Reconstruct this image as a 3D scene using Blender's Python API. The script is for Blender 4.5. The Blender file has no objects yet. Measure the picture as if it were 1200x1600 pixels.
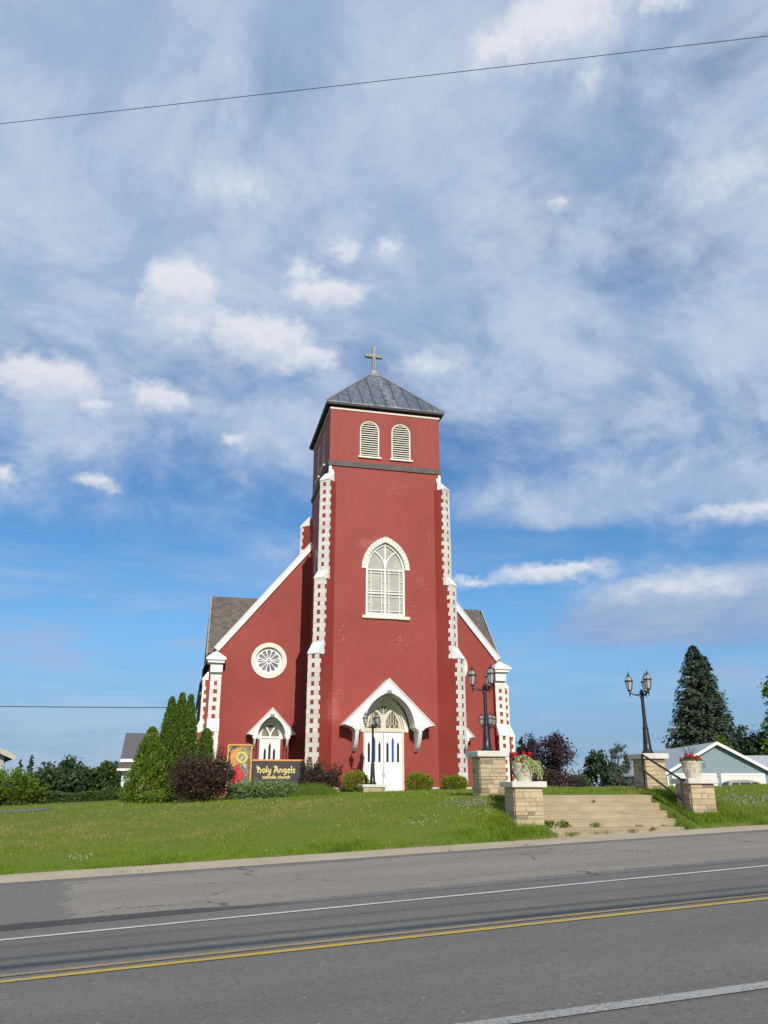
import bpy, math, random
import numpy as np
from mathutils import Vector, Matrix
from mathutils.geometry import tessellate_polygon

scene = bpy.context.scene
COL = scene.collection
R = math.radians

# ------------------------------------------------------------------ camera
# axes: x runs along the church front (to the right), y into the building, z up; eye height 1.65 m
cam_data = bpy.data.cameras.new('Camera')
cam = bpy.data.objects.new('Camera', cam_data)
COL.objects.link(cam)
HEAD = R(13.4)
PITCH = math.atan(428 / 1250.0)
cam.location = (0, 0, 1.65)
fwd = Vector((math.sin(HEAD) * math.cos(PITCH), math.cos(HEAD) * math.cos(PITCH), math.sin(PITCH)))
cam.rotation_euler = fwd.to_track_quat('-Z', 'Y').to_euler()
cam_data.sensor_fit = 'VERTICAL'
cam_data.sensor_height = 32.0
cam_data.lens = 32.0 * 1250 / 1600
cam_data.clip_start = 0.1
cam_data.clip_end = 4000
scene.camera = cam

# ------------------------------------------------------------------ view, sun and sky
scene.view_settings.view_transform = 'Standard'
scene.view_settings.look = 'None'
scene.view_settings.gamma = 1.0
scene.view_settings.exposure = 0.0
SUN_EL = R(29.5)
SUN_AZ = R(0.4)          # a hair to the right of straight behind the viewer of the facade
sd = bpy.data.lights.new('Sun', 'SUN')
sd.energy = 4.3
sd.angle = R(0.53)
sd.color = (1.0, 0.93, 0.82)
sun = bpy.data.objects.new('Sun', sd)
COL.objects.link(sun)
to_sun = Vector((math.sin(SUN_AZ) * math.cos(SUN_EL), -math.cos(SUN_AZ) * math.cos(SUN_EL), math.sin(SUN_EL)))
sun.rotation_euler = (-to_sun).to_track_quat('-Z', 'Y').to_euler()
sun.location = to_sun * 60

world = bpy.data.worlds.new("World")
scene.world = world
world.use_nodes = True


class NT:
    """small helper to write node graphs"""
    def __init__(s, tree):
        s.t = tree
        tree.nodes.clear()

    def n(s, typ, **kw):
        nd = s.t.nodes.new(typ)
        ins = kw.pop('ins', {})
        for k, v in kw.items():
            setattr(nd, k, v)
        for k, v in ins.items():
            s.set(nd.inputs[k], v)
        return nd

    def set(s, sock, v):
        if hasattr(v, 'is_output'):
            s.t.links.new(v, sock)
        elif hasattr(v, 'outputs'):
            s.t.links.new(v.outputs[0], sock)
        else:
            sock.default_value = v

    def m(s, op, a, b=0.0, c=0.0, clamp=False):
        nd = s.t.nodes.new('ShaderNodeMath')
        nd.operation = op
        nd.use_clamp = clamp
        s.set(nd.inputs[0], a)
        s.set(nd.inputs[1], b)
        if op in ('MULTIPLY_ADD', 'SMOOTH_MIN', 'SMOOTH_MAX', 'COMPARE', 'WRAP'):
            s.set(nd.inputs[2], c)
        return nd.outputs[0]

    def vm(s, op, a, b=(0, 0, 0)):
        nd = s.t.nodes.new('ShaderNodeVectorMath')
        nd.operation = op
        s.set(nd.inputs[0], a)
        if op == 'SCALE':
            s.set(nd.inputs['Scale'], b)
        else:
            s.set(nd.inputs[1], b)
        return nd.outputs['Value'] if op in ('LENGTH', 'DOT_PRODUCT', 'DISTANCE') else nd.outputs[0]

    def step(s, v, a, b, lo=0.0, hi=1.0):
        nd = s.t.nodes.new('ShaderNodeMapRange')
        nd.interpolation_type = 'SMOOTHSTEP'
        s.set(nd.inputs[0], v)
        nd.inputs[1].default_value = a
        nd.inputs[2].default_value = b
        nd.inputs[3].default_value = lo
        nd.inputs[4].default_value = hi
        return nd.outputs[0]

    def mix(s, f, a, b, mode='MIX'):
        nd = s.t.nodes.new('ShaderNodeMix')
        nd.data_type = 'RGBA'
        nd.blend_type = mode
        s.set(nd.inputs[0], f)
        for i, v in ((6, a), (7, b)):
            if isinstance(v, tuple) and len(v) == 3:
                v = v + (1,)
            s.set(nd.inputs[i], v)
        return nd.outputs[2]

    def noise(s, vec, scale, detail=4.0, rough=0.5, dist=0.0, dim='3D'):
        nd = s.t.nodes.new('ShaderNodeTexNoise')
        nd.noise_dimensions = dim
        s.set(nd.inputs['Vector'], vec)
        nd.inputs['Scale'].default_value = scale
        nd.inputs['Detail'].default_value = detail
        nd.inputs['Roughness'].default_value = rough
        nd.inputs['Distortion'].default_value = dist
        return nd

    def comb(s, x, y, z=0.0):
        nd = s.t.nodes.new('ShaderNodeCombineXYZ')
        for i, v in enumerate((x, y, z)):
            s.set(nd.inputs[i], v)
        return nd.outputs[0]

    def sep(s, v):
        nd = s.t.nodes.new('ShaderNodeSeparateXYZ')
        s.set(nd.inputs[0], v)
        return nd.outputs


def build_sky():
    g = NT(world.node_tree)
    d = g.n('ShaderNodeTexCoord').outputs['Generated']
    d = g.vm('NORMALIZE', d)
    X, Y, Z = g.sep(d)
    sky = g.n('ShaderNodeTexSky', sky_type='NISHITA', sun_disc=False)
    sky.sun_elevation = SUN_EL
    sky.sun_rotation = math.pi - SUN_AZ
    sky.altitude = 100
    sky.air_density = 1.0
    sky.dust_density = 0.6
    sky.ozone_density = 2.0
    # high milky veil on a flat layer, so that it foreshortens towards the horizon
    den = g.m('ADD', g.m('MAXIMUM', Z, 0.0), 0.34)
    px = g.m('DIVIDE', X, den)
    py = g.m('DIVIDE', Y, den)
    rx = g.m('ADD', g.m('MULTIPLY', px, 0.83), g.m('MULTIPLY', py, 0.55))
    ry = g.m('SUBTRACT', g.m('MULTIPLY', py, 0.83), g.m('MULTIPLY', px, 0.55))
    p = g.comb(px, py, 0.0)
    pst = g.comb(g.m('MULTIPLY', rx, 1.05), g.m('MULTIPLY', ry, 1.05), 3.1)
    warp = g.noise(p, 1.3, 3, 0.5)
    pw = g.vm('ADD', pst, g.vm('SCALE', g.vm('SUBTRACT', warp.outputs['Color'], (0.5, 0.5, 0.5)), 0.5))
    nA = g.noise(pw, 1.7, 9, 0.60).outputs['Fac']
    nB = g.noise(pw, 6.5, 8, 0.64).outputs['Fac']
    nC = g.noise(g.vm('ADD', p, (7.3, 2.2, 0)), 0.9, 3, 0.5).outputs['Fac']
    az = g.m('ARCTAN2', X, Y)
    el = g.m('ARCSINE', Z)
    lean = g.m('MULTIPLY', g.m('SUBTRACT', 0.25, az), 0.16)            # more veil to the left than to the right
    lift = g.step(el, 0.15, 0.62, -0.20, 0.09)
    v = g.m('ADD', g.m('ADD', g.m('ADD', g.m('MULTIPLY', nA, 1.2), -0.12), g.m('MULTIPLY', nB, 0.45)), g.m('MULTIPLY', nC, 0.45))
    v = g.m('ADD', g.m('ADD', v, lean), lift)
    for (a, e, ra, re, s) in ((.52, .335, .34, .040, .34), (.64, .20, .22, .060, .55), (-.02, .42, .3, .05, .12), (-.15, .22, .18, .09, -.25), (.41, .285, .13, .018, -.3), (.75, .50, .14, .06, .15), (-.2, .40, .12, .05, .15), (.62, .60, .10, .05, -.10), (.42, .66, .10, .05, -.08), (-.3, .60, .10, .06, -.16), (.75, .78, .10, .06, -.12), (.1, .80, .15, .05, -.08)):
        l = g.vm('LENGTH', g.vm('MULTIPLY', g.vm('SUBTRACT', g.comb(az, el, 0.0), (a, e, 0)), (1 / ra, 1 / re, 0)))
        v = g.m('ADD', v, g.m('MULTIPLY', g.step(l, 1.3, 0.0), s))
    veil = g.step(v, 0.60, 1.08)
    veil = g.m('MULTIPLY', veil, 0.90)
    # thin streaks near the horizon
    hz = g.noise(g.comb(g.m('MULTIPLY', az, 2.2), g.m('MULTIPLY', el, 13.0), 5.0), 2.3, 5, 0.55).outputs['Fac']
    low = g.m('MULTIPLY', g.step(hz, 0.36, 0.72), g.step(el, 0.36, 0.14))
    low = g.m('MAXIMUM', g.m('MULTIPLY', low, 0.70), g.m('MULTIPLY', g.step(el, 0.24, 0.02), 0.80))
    veil = g.m('MAXIMUM', veil, low)
    # separate cumulus puffs: compass direction, height, half width, half height (radians), strength
    puffs = [(-0.057, .579, .050, .034, 1), (0.003, .553, .026, .016, .5), (.060, .536, .068, .030, 1), (.126, .517, .042, .016, .9),
             (-.050, .548, .050, .034, .55), (.150, .594, .056, .020, .85), (.117, .618, .028, .018, .5), (.177, .642, .027, .016, .5),
             (.239, .647, .024, .015, .5), (-.206, .452, .066, .027, .9), (-.153, .431, .024, .012, .6), (-.072, .452, .048, .019, .7),
             (-.130, .344, .028, .010, .6), (.032, .409, .018, .009, .55), (-.239, .338, .018, .010, .6),
             (.515, .852, .105, .033, 1), (.431, .840, .056, .022, .9), (.585, .868, .07, .018, .7), (.686, .848, .055, .013, .8),
             (.445, .250, .072, .013, .75), (.348, .241, .048, .008, .5), (.297, .507, .054, .022, .4), (.495, .680, .017, .008, .5),
             (.56, .80, .03, .03, .3), (.74, .66, .10, .04, .35), (.70, .30, .10, .012, .5), (.60, .22, .12, .02, .4), (.02, .70, .08, .03, .35),
             (-.4, .6, .1, .04, .8), (-.6, .5, .1, .04, .9), (1.0, .45, .1, .035, .8), (1.25, .6, .12, .05, .8), (-.8, .7, .12, .05, .8)]
    ae = g.comb(az, el, 0.0)
    wob = g.vm('SUBTRACT', g.noise(g.vm('MULTIPLY', ae, (1.0, 1.35, 1)), 24, 8, 0.66).outputs['Color'], (0.5, 0.5, 0.5))
    aw = g.vm('ADD', ae, g.vm('MULTIPLY', wob, (0.078, 0.046, 0)))
    body = None
    tilt = None
    for (a, e, ra, re, s) in puffs:
        q = g.vm('MULTIPLY', g.vm('SUBTRACT', aw, (a, e, 0)), (1 / (ra * 1.30), 1 / (re * 1.38), 0))
        f = g.m('MULTIPLY', g.m('SUBTRACT', 1.0, g.vm('LENGTH', q)), s)
        qy = g.sep(q)[1]
        if body is None:
            body, tilt = f, qy
        else:
            w_ = g.step(g.m('SUBTRACT', f, body), -0.35, 0.35)
            tilt = g.m('ADD', g.m('MULTIPLY', qy, w_), g.m('MULTIPLY', tilt, g.m('SUBTRACT', 1.0, w_)))
            body = g.m('MAXIMUM', body, f)
    fine = g.noise(g.vm('MULTIPLY', ae, (1.0, 1.3, 1)), 60, 5, 0.6).outputs['Fac']
    body = g.m('ADD', body, g.m('MULTIPLY', g.m('SUBTRACT', fine, 0.5), 0.20))
    cum = g.step(body, -0.05, 0.50)
    skyc = g.mix(1.0, sky.outputs[0], (0.54, 0.92, 1.20), 'MULTIPLY')
    lowc = g.mix(g.step(hz, 0.40, 0.66), (2.55, 3.75, 5.9), (3.7, 4.5, 6.3))
    vcol = g.mix(g.step(nB, 0.35, 0.68), (3.6, 4.85, 7.0), (5.7, 6.55, 8.0))
    vcol = g.mix(g.step(el, 0.34, 0.12), vcol, lowc)
    col = g.mix(veil, skyc, vcol)
    ccol = g.mix(g.step(g.m('ADD', tilt, g.m('MULTIPLY', g.m('SUBTRACT', fine, 0.5), 0.9)), -0.65, 0.35), (5.3, 6.0, 7.4), (8.0, 8.25, 8.6))
    col = g.mix(g.m('MULTIPLY', cum, 0.88), col, ccol)
    # below the horizon nothing but dull ground light
    col = g.mix(g.step(Z, -0.02, 0.0), (1.6, 1.8, 1.9), col)
    bg = g.n('ShaderNodeBackground', ins={'Color': col, 'Strength': 0.1})
    out = g.n('ShaderNodeOutputWorld', ins={'Surface': bg})


build_sky()

# ------------------------------------------------------------------ object helpers
rng = np.random.default_rng(7)
random.seed(7)


class MB:
    """collects shapes; build() links them as ONE mesh object"""
    def __init__(s):
        s.v = []
        s.f = []

    def add(s, vs, fs):
        o = len(s.v)
        s.v.extend([tuple(p) for p in vs])
        s.f.extend([tuple(i + o for i in f) for f in fs])

    def box(s, x0, x1, y0, y1, z0, z1):
        s.add([(x0, y0, z0), (x1, y0, z0), (x1, y1, z0), (x0, y1, z0), (x0, y0, z1), (x1, y0, z1), (x1, y1, z1), (x0, y1, z1)],
              [(0, 3, 2, 1), (4, 5, 6, 7), (0, 1, 5, 4), (1, 2, 6, 5), (2, 3, 7, 6), (3, 0, 4, 7)])

    def bbox(s, x0, x1, y0, y1, z0, z1, b=0.01):
        """box with chamfered vertical and horizontal edges"""
        vs = []
        for (z, k) in ((z0, b), (z0 + b, 0), (z1 - b, 0), (z1, b)):
            for (x, y) in ((x0 + b, y0 + k), (x1 - b, y0 + k), (x1 - k, y0 + b), (x1 - k, y1 - b), (x1 - b, y1 - k), (x0 + b, y1 - k), (x0 + k, y1 - b), (x0 + k, y0 + b)):
                vs.append((x, y, z))
        fs = [tuple(range(7, -1, -1)), tuple(range(24, 32))]
        for l in range(3):
            for i in range(8):
                j = (i + 1) % 8
                fs.append((l * 8 + i, l * 8 + j, l * 8 + 8 + j, l * 8 + 8 + i))
        s.add(vs, fs)

    def obox(s, o, d, d0, d1, s0, s1, z0, z1):
        """box in a frame turned about z: along d, across perp(d)"""
        px, py = -d[1], d[0]
        c = []
        for z in (z0, z1):
            for (a, b) in ((d0, s0), (d1, s0), (d1, s1), (d0, s1)):
                c.append((o[0] + d[0] * a + px * b, o[1] + d[1] * a + py * b, z))
        s.add(c, [(0, 3, 2, 1), (4, 5, 6, 7), (0, 1, 5, 4), (1, 2, 6, 5), (2, 3, 7, 6), (3, 0, 4, 7)])

    def extrude(s, poly, f3, depth):
        """2-D outline, f3(p) -> 3-D point, depth = 3-D vector"""
        n = len(poly)
        a = [Vector(f3(p)) for p in poly]
        d = Vector(depth)
        tris = tessellate_polygon([[Vector((p[0], p[1], 0)) for p in poly]])
        s.add(a + [p + d for p in a],
              [tuple(t) for t in tris] + [tuple(n + i for i in reversed(t)) for t in tris] + [(i, (i + 1) % n, n + (i + 1) % n, n + i) for i in range(n)])

    def panel(s, outer, holes, f3, depth):
        """flat wall with openings and their reveals"""
        loops = [outer] + holes
        tris = tessellate_polygon([[Vector((p[0], p[1], 0)) for p in l] for l in loops])
        allp = [p for l in loops for p in l]
        s.add([f3(p) for p in allp], [tuple(t) for t in tris])
        d = Vector(depth)
        for h in holes:
            n = len(h)
            a = [Vector(f3(p)) for p in h]
            s.add(a + [p + d for p in a], [(i, (i + 1) % n, n + (i + 1) % n, n + i) for i in range(n)])

    def ring(s, outer, inner, f3, depth, closed=True):
        """band between two outlines with equally many points, extruded"""
        n = len(outer)
        d = Vector(depth)
        A = [Vector(f3(p)) for p in outer]
        B = [Vector(f3(p)) for p in inner]
        vs = A + B + [p + d for p in A] + [p + d for p in B]
        fs = []
        for i in range(n if closed else n - 1):
            j = (i + 1) % n
            fs += [(i, j, n + j, n + i), (2 * n + i, 3 * n + i, 3 * n + j, 2 * n + j), (i, 2 * n + i, 2 * n + j, j), (n + i, n + j, 3 * n + j, 3 * n + i)]
        if not closed:
            fs += [(0, n, 3 * n, 2 * n), (n - 1, 3 * n - 1, 4 * n - 1, 2 * n - 1)]
        s.add(vs, fs)

    def tube(s, pts, r, seg=8, caps=True):
        pts = [Vector(p) for p in pts]
        rs = r if isinstance(r, (list, tuple)) else [r] * len(pts)
        vs = []
        for i, p in enumerate(pts):
            t = (pts[min(i + 1, len(pts) - 1)] - pts[max(i - 1, 0)]).normalized()
            ref = Vector((0, 0, 1)) if abs(t.z) < 0.95 else Vector((1, 0, 0))
            u = t.cross(ref).normalized()
            w = t.cross(u)
            for k in range(seg):
                a = 2 * math.pi * k / seg
                vs.append(p + (u * math.cos(a) + w * math.sin(a)) * rs[i])
        fs = []
        for i in range(len(pts) - 1):
            for k in range(seg):
                l = (k + 1) % seg
                fs.append((i * seg + k, i * seg + l, i * seg + seg + l, i * seg + seg + k))
        if caps:
            fs += [tuple(range(seg)), tuple(range((len(pts) - 1) * seg, len(pts) * seg))]
        s.add(vs, fs)

    def lathe(s, prof, c=(0, 0), seg=16, rot=0.0):
        vs = []
        for (r, z) in prof:
            for k in range(seg):
                a = 2 * math.pi * k / seg + rot
                vs.append((c[0] + r * math.cos(a), c[1] + r * math.sin(a), z))
        fs = []
        for i in range(len(prof) - 1):
            for k in range(seg):
                l = (k + 1) % seg
                fs.append((i * seg + k, i * seg + l, i * seg + seg + l, i * seg + seg + k))
        fs += [tuple(range(seg)), tuple(range((len(prof) - 1) * seg, len(prof) * seg))]
        s.add(vs, fs)

    def ribbon(s, pts, w, f3, depth):
        """flat pen stroke of width w along 2-D points"""
        n = len(pts)
        L, Rr = [], []
        for i in range(n):
            a = pts[max(i - 1, 0)]
            b = pts[min(i + 1, n - 1)]
            tx, ty = b[0] - a[0], b[1] - a[1]
            l = math.hypot(tx, ty) or 1
            nx, ny = -ty / l * w / 2, tx / l * w / 2
            L.append((pts[i][0] + nx, pts[i][1] + ny))
            Rr.append((pts[i][0] - nx, pts[i][1] - ny))
        s.ring(L, Rr, f3, depth, closed=False)

    def build(s, name, mat, parent=None, off=None, smooth=False, fix=True):
        if off is not None:
            vs = [(v[0] - off[0], v[1] - off[1], v[2] - off[2]) for v in s.v]
        else:
            vs = s.v
        me = bpy.data.meshes.new(name)
        me.from_pydata(vs, [], s.f)
        if fix:
            import bmesh
            bm = bmesh.new()
            bm.from_mesh(me)
            bmesh.ops.recalc_face_normals(bm, faces=bm.faces)
            bm.to_mesh(me)
            bm.free()
        if smooth:
            me.polygons.foreach_set('use_smooth', [True] * len(me.polygons))
            try:
                me.set_sharp_from_angle(angle=R(40))
            except Exception:
                pass
        me.materials.append(mat)
        o = bpy.data.objects.new(name, me)
        COL.objects.link(o)
        if parent:
            o.parent = parent
        return o


def tag(o, label=None, cat=None, group=None, kind=None):
    if label: o['label'] = label
    if cat: o['category'] = cat
    if group: o['group'] = group
    if kind: o['kind'] = kind
    return o


def thing(name, loc, label, cat, group=None, rz=0.0):
    o = bpy.data.objects.new(name, None)
    o.empty_display_size = 0.3
    COL.objects.link(o)
    o.location = loc
    o.rotation_euler = (0, 0, rz)
    return tag(o, label, cat, group)


def copy_tree(o, parent=None):
    kids = [c for c in COL.objects if c.parent == o]
    c = o.copy()
    COL.objects.link(c)
    if parent: c.parent = parent
    for k in kids:
        copy_tree(k, c)
    return c


# ------------------------------------------------------------------ materials
MATS = {}


def mat(name):
    m = bpy.data.materials.new(name)
    m.use_nodes = True
    MATS[name] = m
    return m, NT(m.node_tree)


def finish(g, col, rough=0.7, bump=None, bstr=0.3, bdist=0.01, metal=0.0, spec=0.5, trans=0.0, alpha=None):
    b = g.n('ShaderNodeBsdfPrincipled')
    if isinstance(col, tuple) and len(col) == 3: col = col + (1,)
    g.set(b.inputs['Base Color'], col)
    g.set(b.inputs['Roughness'], rough)
    g.set(b.inputs['Metallic'], metal)
    g.set(b.inputs['Specular IOR Level'], spec)
    if trans: g.set(b.inputs['Transmission Weight'], trans)
    if bump is not None:
        bn = g.n('ShaderNodeBump', ins={'Height': bump, 'Strength': bstr, 'Distance': bdist})
        g.set(b.inputs['Normal'], bn)
    g.n('ShaderNodeOutputMaterial', ins={'Surface': b})
    return b


def OC(g):
    return g.n('ShaderNodeTexCoord').outputs['Object']


def simple(name, col, rough=0.6, var=0.12, scale=6.0, bstr=0.1, bdist=0.01, metal=0.0, spec=0.4, dirt=0.0):
    """plain painted / stone / metal surface with soft tone variation"""
    m, g = mat(name)
    p = OC(g)
    n = g.noise(p, scale, 6, 0.6).outputs['Fac']
    n2 = g.noise(p, scale * 9, 4, 0.6).outputs['Fac']
    c = g.mix(g.step(n, 0.3, 0.7), tuple(x * (1 - var) for x in col), tuple(min(1, x * (1 + var)) for x in col))
    if dirt:
        X, Y, Z = g.sep(p)
        st = g.noise(g.comb(g.m('MULTIPLY', X, 5.0), g.m('MULTIPLY', Y, 5.0), g.m('MULTIPLY', Z, 0.7)), 2.0, 5, 0.65).outputs['Fac']
        c = g.mix(g.m('MULTIPLY', g.step(st, 0.5, 0.8), dirt), c, tuple(x * 0.45 for x in col))
    finish(g, c, rough, g.m('ADD', n, g.m('MULTIPLY', n2, 0.5)), bstr, bdist, metal, spec)
    return m


def tangent_uv(g):
    """u along the wall whatever way it faces, v = height"""
    p = OC(g)
    X, Y, Z = g.sep(p)
    nx, ny, nz = g.sep(g.n('ShaderNodeNewGeometry').outputs['True Normal'])
    u = g.m('SUBTRACT', g.m('MULTIPLY', Y, nx), g.m('MULTIPLY', X, ny))
    return p, u, Z


def m_redbrick():
    m, g = mat('painted_brick')
    p, u, z = tangent_uv(g)
    uv = g.comb(u, z, 0.0)
    br = g.n('ShaderNodeTexBrick', ins={'Vector': uv, 'Scale': 1.0, 'Mortar Size': 0.007, 'Brick Width': 0.215, 'Row Height': 0.075, 'Mortar Smooth': 0.4, 'Bias': 0.0,
                                        'Color1': (1, 1, 1, 1), 'Color2': (0.55, 0.55, 0.55, 1), 'Mortar': (0, 0, 0, 1)})
    tone = br.outputs['Color']
    mort = br.outputs['Fac']
    big = g.noise(p, 0.35, 5, 0.6).outputs['Fac']
    mid = g.noise(p, 2.2, 6, 0.65).outputs['Fac']
    red = g.mix(g.step(big, 0.3, 0.7), (0.262, 0.036, 0.025), (0.312, 0.050, 0.035))
    red = g.mix(g.m('MULTIPLY', g.m('SUBTRACT', 1.0, tone), 0.22), red, (0.20, 0.027, 0.022))
    red = g.mix(g.m('MULTIPLY', g.step(mid, 0.5, 0.75), 0.35), red, (0.325, 0.062, 0.048))
    red = g.mix(g.m('MULTIPLY', mort, 0.42), red, (0.17, 0.024, 0.02))
    # rain streaks
    st = g.noise(g.comb(g.m('MULTIPLY', u, 3.0), g.m('MULTIPLY', z, 0.16), 0), 1.6, 5, 0.6).outputs['Fac']
    red = g.mix(g.m('MULTIPLY', g.step(st, 0.50, 0.76), 0.45), red, (0.205, 0.034, 0.028))
    # two chalky, worn-through areas low on the tower
    for (cx, cz, rx, rz) in ((-2.55, 3.7, .5, .9), (1.0, 3.9, .6, .5), (-.4, 11.9, 1.6, .5)):
        l = g.vm('LENGTH', g.vm('MULTIPLY', g.vm('SUBTRACT', p, (cx, 0, cz)), (1 / rx, .4, 1 / rz)))
        f = g.m('ADD', g.m('SUBTRACT', 1.0, l), g.m('MULTIPLY', g.m('SUBTRACT', mid, 0.5), 1.2))
        red = g.mix(g.m('MULTIPLY', g.step(f, 0.1, 0.7), 0.38), red, (0.42, 0.13, 0.11))
    # flaked paint: brick sized chips gathered in a few weathered spots of the wall
    chip = g.noise(g.comb(g.m('MULTIPLY', u, 5.0), g.m('MULTIPLY', z, 13.0), 0), 1.0, 3, 0.6).outputs['Fac']
    spots = [(-2.2, 0, 7.4, 0.8, 1.6), (-2.75, 0, 3.4, 1.0, 1.1), (0.4, 0, 15.0, 1.7, 1.4), (-1.0, 0, 19.1, 0.8, 0.55), (1.3, 0, 8.7, .8, .8), (0.8, 0, 7.0, 1.2, 1.4), (-7.0, 5, 4.9, .7, .8),
             (-2.4, 0, 4.6, 1.0, 1.4), (2.4, 0, 12.5, 1.2, 1.4), (1.9, 0, 10.0, .9, 1.2)]
    near = None
    for (cx, cy, cz, rx, rz) in spots:
        l = g.vm('LENGTH', g.vm('MULTIPLY', g.vm('SUBTRACT', p, (cx, cy, cz)), (1 / rx, 0.5, 1 / rz)))
        f = g.m('SUBTRACT', 1.0, l)
        near = f if near is None else g.m('MAXIMUM', near, f)
    near = g.m('MAXIMUM', near, -0.32)
    pk = g.m('ADD', chip, g.m('MULTIPLY', near, 0.20))
    pk = g.step(pk, 0.735, 0.775)
    which = g.noise(p, 3.0, 2).outputs['Fac']
    red = g.mix(g.m('MULTIPLY', pk, 0.7), red, g.mix(g.step(which, 0.45, 0.6), (0.36, 0.12, 0.05), (0.42, 0.19, 0.14)))
    h = g.m('SUBTRACT', g.m('MULTIPLY', tone, 0.5), g.m('MULTIPLY', mort, 1.0))
    h = g.m('ADD', h, g.m('MULTIPLY', g.noise(p, 40, 3).outputs['Fac'], 0.4))
    finish(g, red, 0.62, h, 0.2, 0.005, spec=0.35)
    return m


def m_leaf(name, c1, c2, c3, rough=0.55, trans=0.35, patch=1.2):
    """leaves: tone differs from leaf to leaf and from clump to clump"""
    m, g = mat(name)
    geo = g.n('ShaderNodeNewGeometry')
    rnd = geo.outputs['Random Per Island']
    p = OC(g)
    cl = g.noise(p, patch, 3, 0.5).outputs['Fac']
    c = g.mix(rnd, c1, c2)
    c = g.mix(g.m('MULTIPLY', g.step(cl, 0.42, 0.68), 0.7), c, c3)
    b = g.n('ShaderNodeBsdfPrincipled', ins={'Base Color': c, 'Roughness': rough, 'Specular IOR Level': 0.3})
    t = g.n('ShaderNodeBsdfTranslucent', ins={'Color': g.mix(0.5, c, (0.25, 0.30, 0.03), 'MIX') if trans > 0.3 else c})
    mx = g.n('ShaderNodeMixShader', ins={0: trans * 0.6, 1: b, 2: t})
    g.n('ShaderNodeOutputMaterial', ins={'Surface': mx})
    return m


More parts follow.
